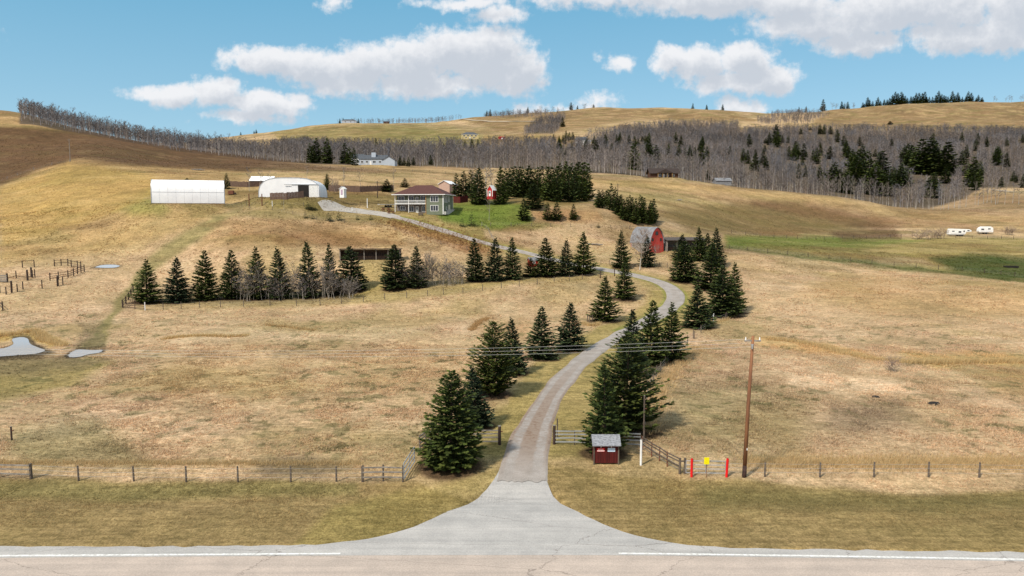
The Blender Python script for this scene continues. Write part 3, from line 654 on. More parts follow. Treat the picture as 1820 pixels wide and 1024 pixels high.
FARC = [(552,289,258),(563,289,250),(557,290,262),(581,291,250),(585,291,262),(613,291,257),(621,292,264),(630,294,266),(669,264,247),(714,267,254),(711,295,279),(718,295,281),(726,296,281),(826,264,250),(839,272,249),(850,264,249),(789,268,256),(735,294,280),(766,293,277),
 (1059,285,252),(1127,302,259),(1150,260,243),(1210,262,243),(1206,280,260),(1188,276,257),(1217,277,264),(1235,277,263),(1076,260,240),(984,252,240),(1006,250,234),(1011,250,236),(1018,248,236),(1041,261,249),(1000,226,210),(1258,320,303),(953,256,246),
 (1332,262,240),(1367,258,238),(1379,255,224),(1381,262,236),(1390,254,242),(1400,255,242),(1423,239,229),(1457,239,222),(1464,239,224),(1476,239,226),(1527,260,245),(1342,284,267),(1402,284,262),(1415,283,256),(1411,286,262),(1428,284,257),(1445,290,268),(1426,294,280),(1503,280,256),(1507,284,262),(1515,320,275),(1525,322,272),(1520,330,284),(1533,330,290),(1542,322,274),(1474,283,262),(1479,338,293),(1484,340,300),(1490,342,304),(1500,342,306),(1507,344,310),(1553,346,293),(1546,344,305),(1560,345,304),(1568,318,272),(1606,292,262),(1618,292,262),(1628,308,268),(1636,310,252),(1643,310,266),(1651,310,252),(1660,310,256),(1668,312,275),(1683,312,257),(1676,312,268),(1600,332,298),(1592,334,304),(1608,330,300),(1576,348,310),(1570,348,316),(1727,332,283),(1733,332,290),(1722,330,296),(1709,294,271),(1817,334,312),(1806,325,312),(1817,254,240),(1440,232,226),(1582,222,216),(1660,352,318),(1648,350,320)]
for _ in range(100):
    px = rr.uniform(985, 1815); yb = rr.uniform(250, 262 + 78 * min(1, max(.25, (px - 985) / 500))); FARC.append((px, yb, yb - rr.uniform(8, 20) * (1 if yb < 280 else 1.6)))
for px, yb, yt in FARC:
    wd_ = max(6, (yb - yt) * .42); 
    if px < 960: lb, gr = 'dark spruce at the edge of the bare grey woods left of centre', 'dark spruces in the left grey woods'
    elif px < 1300: lb, gr = 'dark spruce standing singly in the grey woods above the log cabin', 'dark spruces in the middle grey woods'
    else: lb, gr = 'dark spruce rising out of the grey leafless woods on the right', 'dark spruces in the right grey woods'
    o = tree_px(rr.choice('FG'), px, yb, yt, wd_ * (1.5 if 1465 < px < 1700 else 1.15), lb, gr, y0=425, y1=1850); FARPOS.append((px, o.location.y, wd_ * .5))
for i in range(46):
    px = 1532 + (i / 45) ** 1.0 * 216 + rr.uniform(-2, 2); p = at(px, 1860); h = rr.uniform(9, 22) * 1.25 * (1.1 if 1590 < px < 1700 else .9)
    put_conifer(rr.choice('FG'), p, h, h * .5, 'small dark spruce silhouetted on the right skyline', 'spruces on the right skyline')
for px, h in [(1420,11),(1432,12),(1463,22),(1496,16),(1507,15),(865,12),(871,14),(905,8),(1015,16),(1026,10),(1055,12),(1231,13),(1256,11),(1284,13),(610,11),(604,10),(612,8),(637,10),(428,9),(456,10),(452,8),(1500,11),(938,12)]:
    p = at(px, 1880); put_conifer(rr.choice('FG'), p, h * 1.3, h * .55, 'lone dark spruce standing out on the far hill crest', 'single spruces on the far crest')

# ------------------------------------------------------------------ ground mesh
sx = np.r_[np.linspace(-1.55, -.80, 70)[:-1], np.linspace(-.80, .80, 1080), np.linspace(.80, 1.55, 70)[1:]]
yy = [42.0]
while yy[-1] < 4190: yy.append(yy[-1] * (1.0038 if yy[-1] < 115 else 1.0062 if yy[-1] < 2000 else 1.03))
yy = np.r_[np.linspace(-60, 36, 12), [39.0], np.array(yy)]
SX, YY = np.meshgrid(sx, yy); GX = (SX * np.maximum(YY, 30)).ravel(); GY = YY.ravel(); GZ = zf(GX, GY)
nr, nc = SX.shape
_px, _py = proj(GX, GY, GZ); PNDM = np.zeros(len(GX))
for pd in PONDS:
    c = np.array(pd).mean(0); PNDM = np.maximum(PNDM, poly_mask(_px, _py, [(c + (np.array(p) - c) * 1.3) for p in pd], 3))
GC = ground_color(GX, GY, GZ)
off_road = np.ones(len(GX)); idx = np.where((GY > 50) & (GY < 260))[0]
off_road[idx] = sst(dist_line(GX[idx], GY[idx], DRV), 2.5, 4.5)
tus = sst(GY, 60, 64) * (1 - sst(GY, 200, 380)) * off_road * (1 - PNDM)
GZ2 = GZ + tus * ((fbm(GX / .9, GY / .9, 3, 71) - .5) * .18 + (fbm(GX / 3.2, GY / 3.2, 3, 72) - .5) * .28) + sst(GY, 48, 50) * (1 - sst(GY, 59, 62)) * (fbm(GX / .5, GY / .5, 2, 73) - .5) * .10 * sst(np.abs(GX), 5, 12)
def strip_below(X, Y, Z):
    px, py = proj(X, Y, Z); return poly_mask(px, py, APRON, 3)
APRON = [(-1500,1300),(-1500,974),(0,974),(400,972),(560,969),(640,961),(700,948),(740,935),(790,913),(830,891),(862,870),(884,852),(893,838),(962,838),(968,856),(985,880),(1020,907),(1055,925),(1090,940),(1140,955),(1200,967),(1300,974),(1400,976),(1820,981),(3400,986),(3400,1300)]
GZ2 = np.where(GY < 62, GZ2 - .22 * strip_below(GX, GY, GZ), GZ2)
I = np.arange(nr * nc).reshape(nr, nc); Q = np.stack([I[:-1, :-1], I[:-1, 1:], I[1:, 1:], I[1:, :-1]], -1).reshape(-1, 4)
gm = bigmesh('ground', np.stack([GX, GY, GZ2], 1), Q, 4); add_tint(gm, GC, 'POINT', 'ground_col')
gm.polygons.foreach_set('use_smooth', np.ones(len(Q), bool))
m = bpy.data.materials.new('grassland'); m.use_nodes = True; t = m.node_tree; b = t.nodes['Principled BSDF']
b.inputs['Roughness'].default_value = .95; b.inputs['Specular IOR Level'].default_value = .1
an = t.nodes.new('ShaderNodeAttribute'); an.attribute_name = 'ground_col'; geo = t.nodes.new('ShaderNodeNewGeometry')
pos = geo.outputs['Position']
na = noise(t, pos, .22, 6, .65, .4); nb = noise(t, pos, 1.5, 6, .7, .3); nc_ = noise(t, vm(t, 'MULTIPLY', pos, (1, .6, 1)).outputs[0], 7.0, 5, .75)
nd = noise(t, pos, .035, 7, .65); ns = noise(t, vm(t, 'MULTIPLY', pos, (.22, 2.2, 1)).outputs[0], 1.0, 5, .65)
c = an.outputs['Color']
c = mixc(t, 1.0, c, mixc(t, mrange(t, na.outputs['Fac'], .3, .7), (.80, .80, .78), (1.13, 1.12, 1.10)), 'MULTIPLY')
c = mixc(t, 1.0, c, mixc(t, mrange(t, nb.outputs['Fac'], .3, .68), (.66, .67, .62), (1.16, 1.15, 1.16)), 'MULTIPLY')
c = mixc(t, 1.0, c, mixc(t, mrange(t, nc_.outputs['Fac'], .28, .66), (.58, .56, .52), (1.2, 1.2, 1.2)), 'MULTIPLY')
c = mixc(t, 1.0, c, mixc(t, mrange(t, nd.outputs['Fac'], .35, .65), (.86, .88, .82), (1.08, 1.06, 1.08)), 'MULTIPLY')
c = mixc(t, 1.0, c, mixc(t, mrange(t, ns.outputs['Fac'], .32, .66), (.80, .79, .76), (1.12, 1.12, 1.12)), 'MULTIPLY')
L(t, c, b.inputs['Base Color'])
bp = t.nodes.new('ShaderNodeBump'); bp.inputs['Strength'].default_value = .55; bp.inputs['Distance'].default_value = .25
L(t, mt(t, 'ADD', nb.outputs['Fac'], nc_.outputs['Fac']), bp.inputs['Height']); L(t, bp.outputs[0], b.inputs['Normal'])
g = link('ground', gm, m); tag(g, kind='structure')

# ------------------------------------------------------------------ road, apron, drive, markings
def asphalt(name, c1, c2, tracks=None):
    m = bpy.data.materials.new(name); m.use_nodes = True; t = m.node_tree; b = t.nodes['Principled BSDF']; b.inputs['Roughness'].default_value = .9; b.inputs['Specular IOR Level'].default_value = .2
    geo = t.nodes.new('ShaderNodeNewGeometry'); pos = geo.outputs['Position']
    n1 = noise(t, pos, .5, 6, .6); n2 = noise(t, pos, 9, 5, .8); n3 = noise(t, vm(t, 'MULTIPLY', pos, (.06, 1.6, 1)).outputs[0], 1, 4, .6)
    c = mixc(t, mrange(t, n1.outputs['Fac'], .3, .7), c1, c2)
    c = mixc(t, 1.0, c, mixc(t, mrange(t, n2.outputs['Fac'], .3, .7), (.80, .80, .80), (1.14, 1.14, 1.14)), 'MULTIPLY')
    if tracks == 'road':
        c = mixc(t, 1.0, c, mixc(t, mrange(t, n3.outputs['Fac'], .3, .7), (.88, .88, .88), (1.06, 1.05, 1.04)), 'MULTIPLY')
    if tracks == 'drive':
        at_ = t.nodes.new('ShaderNodeAttribute'); at_.attribute_name = 'tint'; sp = t.nodes.new('ShaderNodeSeparateColor'); L(t, at_.outputs['Color'], sp.inputs[0])
        nn = noise(t, pos, 1.6, 6, .75); wv = mt(t, 'MULTIPLY', mt(t, 'SUBTRACT', nn.outputs['Fac'], .5), .9)
        cen = mt(t, 'ADD', sp.outputs[0], wv)      # red: centre strip amount, green: dirtiness along, blue: edge
        k = mt(t, 'MULTIPLY', mrange(t, cen, .30, .75), sp.outputs[1])
        c = mixc(t, mt(t, 'MULTIPLY', k, .85), c, mixc(t, mrange(t, nn.outputs['Fac'], .35, .65), (.17, .10, .06), (.30, .22, .16))); ke = mrange(t, mt(t, 'ADD', sp.outputs[2], wv), .5, .8)
        c = mixc(t, ke, c, (.24, .18, .085))
        c = mixc(t, mt(t, 'MULTIPLY', sp.outputs[1], mrange(t, nn.outputs['Fac'], .38, .7)), c, (.25, .20, .165))
    # cracks
    if tracks == 'road':
        vo = t.nodes.new('ShaderNodeTexVoronoi'); vo.feature = 'DISTANCE_TO_EDGE'; vo.inputs['Scale'].default_value = 1
        dis = vm(t, 'MULTIPLY', vm(t, 'SUBTRACT', noise(t, pos, .8, 5, .7).outputs['Color'], (.5, .5, .5)).outputs[0], (.25, .12, 0)).outputs[0]
        v2 = vm(t, 'ADD', vm(t, 'MULTIPLY', pos, (.085, .30, 0)).outputs[0], dis).outputs[0]; L(t, v2, vo.inputs['Vector'])
        ck = mrange(t, vo.outputs['Distance'], 0.0, .007, 1, 0); c = mixc(t, mt(t, 'MULTIPLY', ck, .55), c, (.10, .08, .07))
    L(t, c, b.inputs['Base Color'])
    bp = t.nodes.new('ShaderNodeBump'); bp.inputs['Strength'].default_value = .3; bp.inputs['Distance'].default_value = .02; L(t, n2.outputs['Fac'], bp.inputs['Height']); L(t, bp.outputs[0], b.inputs['Normal'])
    return m
def world_pts(pts, y0=30, y1=300): return [G(px, py, y0, y1) for px, py in pts]
def flatG(px, py):
    a, b, c = ray(px, py); t = -H / c; return (a * t, b * t)
def sheet(name, outline, z, m, n_sub=None):
    """tessellated sheet following the ground; outline world xy"""
    import bmesh
    bm = bmesh.new(); vs = [bm.verts.new((x, y, 0)) for x, y in outline]; f = bm.faces.new(vs)
    bmesh.ops.triangulate(bm, faces=[f])
    ed = [e for e in bm.edges]
    for _ in range(n_sub or 3): bmesh.ops.subdivide_edges(bm, edges=bm.edges[:], cuts=1, use_grid_fill=True)
    bmesh.ops.recalc_face_normals(bm, faces=bm.faces[:])
    for v in bm.verts: v.co.z = z1(v.co.x, v.co.y) + z
    if bm.faces[0].normal.z < 0:
        bmesh.ops.reverse_faces(bm, faces=bm.faces[:])
    me = bpy.data.meshes.new(name); bm.to_mesh(me); bm.free(); return tag(link(name, me, m), kind='structure')
road_m = asphalt('road_asphalt', (.49, .405, .345), (.42, .35, .30), 'road'); apron_m = asphalt('apron_asphalt', (.44, .42, .40), (.37, .355, .34), 'road')
drive_m = asphalt('drive_gravel', (.37, .335, .31), (.275, .245, .22), 'drive')
line_px = [(-400,992),(0,988.5),(300,986.5),(612,984.5),(860,983.8),(1105,984.2),(1400,988),(1820,995),(2300,1006)]
lineW = smoothline([flatG(*p) for p in line_px], 8)
def row_mesh(name, A, B, z, m, nrows=1):
    A = np.array(A); B = np.array(B); V = []; n = len(A)
    for r_ in range(nrows + 1):
        P = A + (B - A) * r_ / nrows; V.append(np.c_[P, zf(P[:, 0], P[:, 1]) + z])
    V = np.concatenate(V); q = [(r_*n+i, r_*n+i+1, (r_+1)*n+i+1, (r_+1)*n+i) for r_ in range(nrows) for i in range(n-1)]
    me = bpy.data.meshes.new(name); me.from_pydata(V.tolist(), [], q); return tag(link(name, me, m), kind='structure')
LW = np.r_[[[-140, lineW[0, 1]]], lineW, [[140, lineW[-1, 1]]]]
row_mesh('road', LW - [0, 12], LW - [0, .25], .012, road_m, 6)
lm = pm('line_paint', (.78, .78, .76), var=.08, scale=5, col2=(.50, .48, .45), coord='Object')
iA = [i for i in range(len(LW)) if LW[i, 0] <= flatG(613, 984)[0] + .01]; iB = [i for i in range(len(LW)) if LW[i, 0] >= flatG(1104, 984)[0] - .3]
row_mesh('road_edge_line', LW[iA] - [0, .10], LW[iA] + [0, .10], .024, lm); row_mesh('road_edge_line', LW[iB] - [0, .10], LW[iB] + [0, .10], .024, lm)
topE = [(-400,978),(-200,975),(0,972.5),(200,972),(400,971),(560,968),(640,960),(700,947),(740,934),(790,911),(830,889),(858,868),(878,848),(890,830)]
topR = [(966,830),(972,850),(988,878),(1020,904),(1055,923),(1090,939),(1140,954),(1200,966),(1300,973),(1400,976),(1600,979),(1820,981.5),(2200,990)]
def flatline(pts):
    return smoothline([flatG(*p) for p in pts], 5)
tl = flatline(topE); tr = flatline(topR)
fringe = np.random.default_rng(3)
ys_top = lambda P: P + np.c_[np.zeros(len(P)), (fbm(P[:, 0] * 1.3, P[:, 1] * 1.3, 3, 8) - .5) * .5]
tl = ys_top(tl); tr = ys_top(tr)
top = np.r_[[[-140, tl[0, 1]]], tl, tr, [[140, tr[-1, 1]]]]
# resample apron as vertical columns between edge line and its grass border
def col_sheet(name, m):
    V = []; q = []; n = 14
    for i, (x, y) in enumerate(top):
        yb = np.interp(x, LW[:, 0], LW[:, 1]) - .25
        xb = x if abs(x) > 6 else x
        for r_ in range(n + 1):
            yy_ = yb + (y - yb) * r_ / n; V.append((x, yy_, z1(x, yy_) + .016))
    for i in range(len(top) - 1):
        for r_ in range(n): q.append((i*(n+1)+r_, (i+1)*(n+1)+r_, (i+1)*(n+1)+r_+1, i*(n+1)+r_+1))
    me = bpy.data.meshes.new(name); me.from_pydata(V, [], q); return tag(link(name, me, m), kind='structure')
col_sheet('driveway_apron', apron_m)
# drive strip
nD = len(DRV); tan = np.gradient(DRV, axis=0); tan /= np.hypot(*tan.T)[:, None]; nor = np.c_[-tan[:, 1], tan[:, 0]]
V = []; q = []; tn = []; K = 16
for i in range(nD):
    w = wid_at(i, nD - 1) / 2; e1 = w + (fbm(np.array([i * .22]), np.array([2.]), 2, 4)[0] - .5) * .5
    for k in range(K + 1):
        u = -1 + 2 * k / K; p = DRV[i] + nor[i] * u * e1 - (tan[i] * (.1 + .9 * vn(np.array([k * .9]), np.array([.5]), 3)[0]) if i == 0 else 0)
        V.append((p[0], p[1], z1(*p) + .05 + .012 * (DRV[i, 1] / 100) ** 2 - .07 * (abs(u) == 1)))
        far_ = float(sst(np.array(DRV[i, 1]), 66, 112)); tn.append((1 - 1.05 * math.exp(-((abs(u) - .56) / .23) ** 2), (1 - .9 * far_) * min(1, i / 9), float(sst(np.array(abs(u)), .8, 1.0)) * .75))
for i in range(nD - 1):
    for k in range(K): q.append((i*(K+1)+k, i*(K+1)+k+1, (i+1)*(K+1)+k+1, (i+1)*(K+1)+k))
me = bpy.data.meshes.new('driveway'); me.from_pydata(V, [], q); add_tint(me, np.array(tn), 'POINT'); tag(link('driveway', me, drive_m), kind='structure')
yard_m = asphalt('yard_gravel', (.40, .37, .33), (.32, .29, .26))
yw = smoothline(polyl([(704,387),(672,380),(640,376),(600,371),(570,369)], 200, 300), 8)
tY = np.gradient(yw, axis=0); tY /= np.hypot(*tY.T)[:, None]; nY = np.c_[-tY[:, 1], tY[:, 0]]; ww = np.interp(np.arange(len(yw)), [0, 12, 26, len(yw)-1], [2.2, 3.2, 4.5, 2.0])[:, None]
row_mesh('gravel_yard', yw + nY * ww, yw - nY * ww, .10, yard_m, 4)
fr = smoothline(polyl([(1722,335),(1760,338),(1800,342),(1860,347)], 300, 700), 6)
row_mesh('far_gravel_road', fr - [0, 3.5], fr + [0, 3.5], .5, yard_m, 1)
fr = smoothline([list(at(px, Y).xy) for px, Y in ((782, 1870), (815, 1780), (850, 1700), (900, 1600), (960, 1520))], 6)
row_mesh('far_hill_track', fr - [0, 9], fr + [0, 9], 1.2, pm('track_earth', (.46, .36, .25), scale=.02), 1)
# water
wm = bpy.data.materials.new('pond_water'); wm.use_nodes = True; b = wm.node_tree.nodes['Principled BSDF']; b.inputs['Base Color'].default_value = (.40, .41, .44, 1); b.inputs['Roughness'].default_value = .2; b.inputs['Specular IOR Level'].default_value = .9  # pale grey base colour carries the bright sky reflected in the water
nw = noise(wm.node_tree, None, 1.2, 4, .6); tcw = wm.node_tree.nodes.new('ShaderNodeNewGeometry'); L(wm.node_tree, tcw.outputs['Position'], nw.inputs['Vector'])
bpw = wm.node_tree.nodes.new('ShaderNodeBump'); bpw.inputs['Strength'].default_value = .12; L(wm.node_tree, nw.outputs['Fac'], bpw.inputs['Height']); L(wm.node_tree, bpw.outputs[0], b.inputs['Normal'])
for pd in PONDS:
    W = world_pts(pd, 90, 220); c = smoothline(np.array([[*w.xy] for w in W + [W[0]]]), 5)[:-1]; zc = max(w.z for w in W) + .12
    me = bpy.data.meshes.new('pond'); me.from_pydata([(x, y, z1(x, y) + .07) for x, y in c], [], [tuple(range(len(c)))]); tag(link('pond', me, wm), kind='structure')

# ------------------------------------------------------------------ bare trees
def bare_data(Ht, Wd, seed, limbs=14, tw=5, tt=3, wtw=.03, trunk=.11, base=.3, stems=1):
    """trunk mesh (tubes) and twig slivers; returns trunk V,T and crown V,T"""
    rg = random.Random(seed); tv = []; tf = []; cv = []
    def tube(p, q, a, b):
        d = (q - p); d.normalize(); u = d.orthogonal().normalized(); w = d.cross(u); n = len(tv)
        for pt, r_ in ((p, a), (q, b)):
            for k in range(3):
                an_ = 2.094 * k; tv.append(pt + (u * math.cos(an_) + w * math.sin(an_)) * r_)
        for k in range(3): tf.append((n+k, n+(k+1) % 3, n+3+(k+1) % 3)); tf.append((n+k, n+3+(k+1) % 3, n+3+k))
    def sliver(p, q, w):
        d = (q - p).normalized(); a = Vector((rg.uniform(-1, 1), rg.uniform(-1, 1), rg.uniform(-1, 1))); s = d.cross(a).normalized() * w / 2
        cv.extend([p - s, p + s, q])
    for st in range(stems):
        b0 = Vector((rg.uniform(-1, 1) * Wd * .3, rg.uniform(-1, 1) * Wd * .3, -.2)) if stems > 1 else Vector((0, 0, -.3))
        hh = Ht * (1 if stems == 1 else rg.uniform(.6, 1)); ln = Vector((rg.uniform(-1, 1), rg.uniform(-1, 1), 0)) * (.05 if stems == 1 else .16)
        pts = [b0 + Vector((ln.x * hh * f + rg.uniform(-.1, .1) * f, ln.y * hh * f + rg.uniform(-.1, .1) * f, hh * f)) for f in (0, .35, .7, 1.0)]
        tr_ = trunk * (1 if stems == 1 else .5)
        for i in range(3): tube(pts[i], pts[i+1], tr_ * (1 - .3 * i), tr_ * (1 - .3 * (i + 1)) + .004)
        for l in range(limbs):
            f = base + (1 - base) * (l + rg.random()) / limbs; f = min(f, .98)
            i = 0 if f < .35 else 1 if f < .7 else 2; fr_ = (f - (0, .35, .7)[i]) / (.35, .35, .3)[i]; p = pts[i].lerp(pts[i+1], fr_)
            a = rg.uniform(0, 6.28); ff = (f - base) / (1 - base); reach = Wd / 2 * (math.sin(math.pi * min(1, .22 + .70 * ff)) ** .8) * rg.uniform(.6, 1.1)
            q = p + Vector((math.cos(a) * reach, math.sin(a) * reach, reach * rg.uniform(.4, 1.1)))
            if q.z > Ht * 1.02: q.z = Ht * 1.02
            sliver(p, q, wtw * 1.8)
            for k in range(tw):
                t_ = rg.uniform(.25, 1); s = p.lerp(q, t_); d = Vector((rg.gauss(0, .6), rg.gauss(0, .6), rg.uniform(.2, 1.1))).normalized() + (q - p).normalized() * .7
                e = s + d.normalized() * Wd * rg.uniform(.12, .26); sliver(s, e, wtw)
                for j in range(tt):
                    s2 = s.lerp(e, rg.uniform(.3, 1)); d2 = Vector((rg.gauss(0, .7), rg.gauss(0, .7), rg.uniform(0, 1))).normalized(); sliver(s2, s2 + d2 * Wd * rg.uniform(.05, .14), wtw * .8)
    return np.array([v[:] for v in tv], np.float32), np.array(tf, np.int32), np.array([v[:] for v in cv], np.float32)
twig_m = attr_mat('bare_twigs', (.175, .149, .136), rnd=.18); twig_brown = attr_mat('bare_twigs_brown', (.25, .185, .15), rnd=.12)
trunk_grey = pm('aspen_bark', (.50, .46, .41), col2=(.20, .17, .15), scale=1.2, bump=0)
BARE = {}
def make_bare(key, Ht, Wd, tm_, cm_, **k):
    tv, tf, cv = bare_data(Ht, Wd, **k); me = bigmesh('bare_trunk', tv, tf, 3); me.materials.append(tm_)
    c = bigmesh('bare_crown', cv, np.arange(len(cv)).reshape(-1, 3), 3); tt_ = RNG.uniform(.75, 1.25, len(cv) // 3); add_tint(c, np.repeat(tt_[:, None], 3, 1)); c.materials.append(cm_)
    BARE[key] = (me, c, Ht, Wd)
for i in range(4): make_bare('a%d' % i, 12, 5, trunk_grey, twig_m, seed=20 + i, limbs=15, tw=5, tt=2, wtw=.11, trunk=.15, base=.38)
make_bare('birch', 10, 5.5, pale_bark, twig_brown, seed=31, limbs=26, tw=7, tt=4, wtw=.075, trunk=.16, base=.25)
for i in range(3): make_bare('th%d' % i, 6, 3.2, pale_bark, twig_m, seed=40 + i, limbs=11, tw=5, tt=3, wtw=.05, trunk=.07, base=.2, stems=4)
for i in range(2): make_bare('bush%d' % i, 2, 3.2, twig_brown, twig_brown, seed=50 + i, limbs=8, tw=4, tt=3, wtw=.035, trunk=.04, base=.05, stems=6)
def put_bare(key, p, h, w, label, cat, group, name='bare_tree'):
    tm, cm, H0, W0 = BARE[key]; o = thing(name, p, label, cat, group, RNG.uniform(0, 6.28)); o.scale = (w / W0, w / W0, h / H0)
    link('trunk' if 'bush' not in key else 'stem', tm, None, o); link('crown', cm, None, o); return o
def bare_px(key, px, yb, yt, wpx, label, cat, group, name='bare_tree', y0=40, y1=2600):
    p = G(px, yb, y0, y1); s = ppm(p.y); return put_bare(key, p, (yb - yt) / s, wpx / s, label, cat, group, name)
bare_px('birch',1137,480,412,44,'tall bare birch with a forked white trunk in front of the barn','birch tree','bare trees near the barn')
bare_px('a1',1163,470,440,26,'small leafless grey tree beside the barn gable','bare tree','bare trees near the barn')
rr = random.Random(5)
for i in range(15):
    px = 424 + i * 15 + rr.uniform(-5, 5); yb = 531 - (px - 424) * .02; h = rr.uniform(38, 66) if px < 520 else rr.uniform(44, 74)
    if px > 600: h = rr.uniform(32, 46)
    bare_px('th%d' % (i % 3), px, yb + 3, yb - h, rr.uniform(26, 38), 'clump of pale bare saplings growing among the long left spruce row', 'bare saplings', 'bare saplings in the left spruce row', 'bare_sapling')
for i in range(11):
    px = 722 + i * 9.5; yb = 511 - (px - 720) * .06; h = 60 - abs(i - 5) * 3 + rr.uniform(-6, 6)
    bare_px('th%d' % (i % 3), px, yb, yb - h, rr.uniform(28, 36), 'bare grey sapling clump in the thicket between the two spruce rows', 'bare saplings', 'bare thicket between the spruce rows', 'bare_sapling')
for px, yb, yt, w in [(443,340,300,14),(462,338,304,14),(612,335,300,14),(641,336,305,16),(500,342,318,12),(505,374,345,10),(869,392,352,16),(478,336,306,12),(545,318,296,12),(700,335,300,10)]:
    bare_px('a%d' % rr.randrange(4), px, yb, yt, w, 'thin young leafless tree standing in the farm yard', 'bare tree', 'young bare trees around the yard', y0=200, y1=420)
for px, yb, yt, w in [(850,352,292,34),(862,356,290,32),(875,350,298,28),(838,348,300,26),(985,350,300,20),(590,338,315,16)]:
    bare_px('a%d' % rr.randrange(4), px, yb, yt, w, 'large leafless greyish brown tree behind the house lawn', 'bare tree', 'large bare trees behind the house', y0=200, y1=420)
for i, (px, yb, yt, w, lb) in enumerate([(1584,660,636,34,'round leafless shrub alone in the right straw field by the dry creek'),(597,345,322,18,'leafless brown shrub right of the arched white shelter'),(1668,424,408,40,'leafless brush left of the camper trailers'),(1640,426,410,40,'leafless brown brush along the pasture fence left of the trailers'),(1795,418,404,26,'brown brush at the right edge behind the trailers')]):
    bare_px('bush%d' % (i % 2), px, yb, yt, w, lb, 'shrub', None, 'bare_shrub')
# individual aspens: the front edges of the woods
FR = [([(40,216),(150,230),(250,249),(350,262),(450,277),(520,286)], 62, 475, 'left hillside wood'), ([(520,287),(640,293),(760,296),(860,300),(1000,304)], 60, 485, 'wood behind the blue house'),
      ([(1000,306),(1100,313),(1180,320),(1270,330),(1350,341),(1420,350),(1500,358),(1600,368),(1720,372)], 125, 428, 'right hand wood above the golden slope'), ([(1730,332),(1780,328),(1860,326)], 14, 440, 'wood edge above the far gravel road')]
for pts, n, y0_, nm in FR:
    P = np.array(pts, float)
    for i in range(n):
        px = np.interp((i + rr.random()) / n, np.linspace(0, 1, len(P)), P[:, 0]); Y = y0_ + rr.uniform(0, 22)
        if 1040 < px < 1110 and rr.random() < 0: continue
        if 1150 < px < 1208 and Y < 445: Y = 447
        if any(abs(px - fx) < fw and fy > Y and fy < Y + 60 for fx, fy, fw in FARPOS): continue
        p = at(px, Y); h = rr.uniform(9.5, 15) * (1.05 if px > 1200 else (.9 if px > 60 else .7) if px < 480 else .95)
        put_bare('a%d' % rr.randrange(4), p, h, rr.uniform(4.5, 6.5), 'bare pale stemmed aspen on the front edge of the ' + nm, 'aspen tree', 'aspens on the front edge of the ' + nm, 'aspen_tree')
for i in range(26):
    px = rr.choice([rr.uniform(1450, 1530), rr.uniform(860, 990), rr.uniform(1000, 1060), rr.uniform(1740, 1820)]); p = at(px, 1870); h = rr.uniform(9, 15)
    put_bare('a%d' % rr.randrange(4), p, h * 1.2, h, 'small bare tree silhouetted on the far hill crest', 'bare tree', 'bare trees on the far crest')
# the deep woods: one mass
def woodland(name, n, polys, seed):
    rg = np.random.default_rng(seed); protos = []
    for i in range(6):
        tv, tf, cv = bare_data(12, 6.2, 100 + i, limbs=10, tw=3, tt=1, wtw=.21, trunk=.17, base=.2); protos.append((tv, tf, cv))
    pts = []
    while len(pts) < n:
        s = rg.uniform(-.78, .86, 20000); Y = np.sqrt(rg.uniform(430 ** 2, 1890 ** 2, 20000)); X = s * Y; Z = zf(X, Y); px, py = proj(X, Y, Z)
        w = in_woods(px, py, Y) * (fbm(X / 40, Y / 40, 3, 66) * .9 + .45) * np.clip(1300 / Y, .5, 1) * np.where(px < 520, 2.4, 1)
        for fx, fy, fw in FARPOS: w = w * ~((np.abs(px - fx) < fw + 1) & (Y < fy) & (Y > fy - 75 - fy * .06))
        ok = rg.random(20000) < w; pts += list(zip(X[ok], Y[ok], Z[ok]))
    pts = np.array(pts[:n]); Vs = []; Ts = []; Cs = []; nb_ = 0
    kind = rg.integers(0, 6, n)
    patch = fbm(pts[:, 0] / 55, pts[:, 1] / 55, 3, 88)
    for k in range(6):
        P = pts[kind == k]; m_ = len(P); tv, tf, cv = protos[k]; pat = patch[kind == k]
        V0 = np.r_[tv, cv]; T0 = np.r_[tf, np.arange(len(cv)).reshape(-1, 3) + len(tv)]
        a = rg.uniform(0, 6.28, m_); _pxx = proj(P[:, 0], P[:, 1], P[:, 2])[0]; sc_ = rg.uniform(.7, 1.2, m_) * np.where(_pxx < 480, .82, 1); fat = np.clip(P[:, 1] / 600, 1, 1.8)
        ca, sa = np.cos(a) * sc_ * fat ** .5, np.sin(a) * sc_ * fat ** .5
        W = np.empty((m_, len(V0), 3), np.float32)
        W[:, :, 0] = V0[None, :, 0] * ca[:, None] - V0[None, :, 1] * sa[:, None] + P[:, 0:1]
        W[:, :, 1] = V0[None, :, 0] * sa[:, None] + V0[None, :, 1] * ca[:, None] + P[:, 1:2]
        W[:, :, 2] = V0[None, :, 2] * sc_[:, None] + P[:, 2:3]
        Ts.append((T0[None] + (np.arange(m_) * len(V0))[:, None, None]).reshape(-1, 3) + nb_); nb_ += m_ * len(V0); Vs.append(W.reshape(-1, 3))
        base = np.where(np.arange(len(T0)) < len(tf), 1.9, 1.0)[None, :] * rg.uniform(.6, 1.15, (m_, 1)) * (.55 + .9 * pat[:, None])
        hue = (fbm(P[:, 0] / 28, P[:, 1] / 28, 3, 99)[:, None] - .5) * 1.0 + rg.uniform(-.12, .12, (m_, 1)); c = np.stack([base * (1 + .5 * hue), base * (1 + .12 * hue), base * (1 - .35 * hue)], -1); Cs.append(c.reshape(-1, 3))
    me = bigmesh(name, np.concatenate(Vs), np.concatenate(Ts), 3); add_tint(me, np.concatenate(Cs)); me.materials.append(twig_m)
    return tag(link(name, me), 'grey leafless aspen woods covering the far slopes and hillside', 'woodland', None, 'stuff')
woodland('bare_woodland', 15000, WOODS, 4)

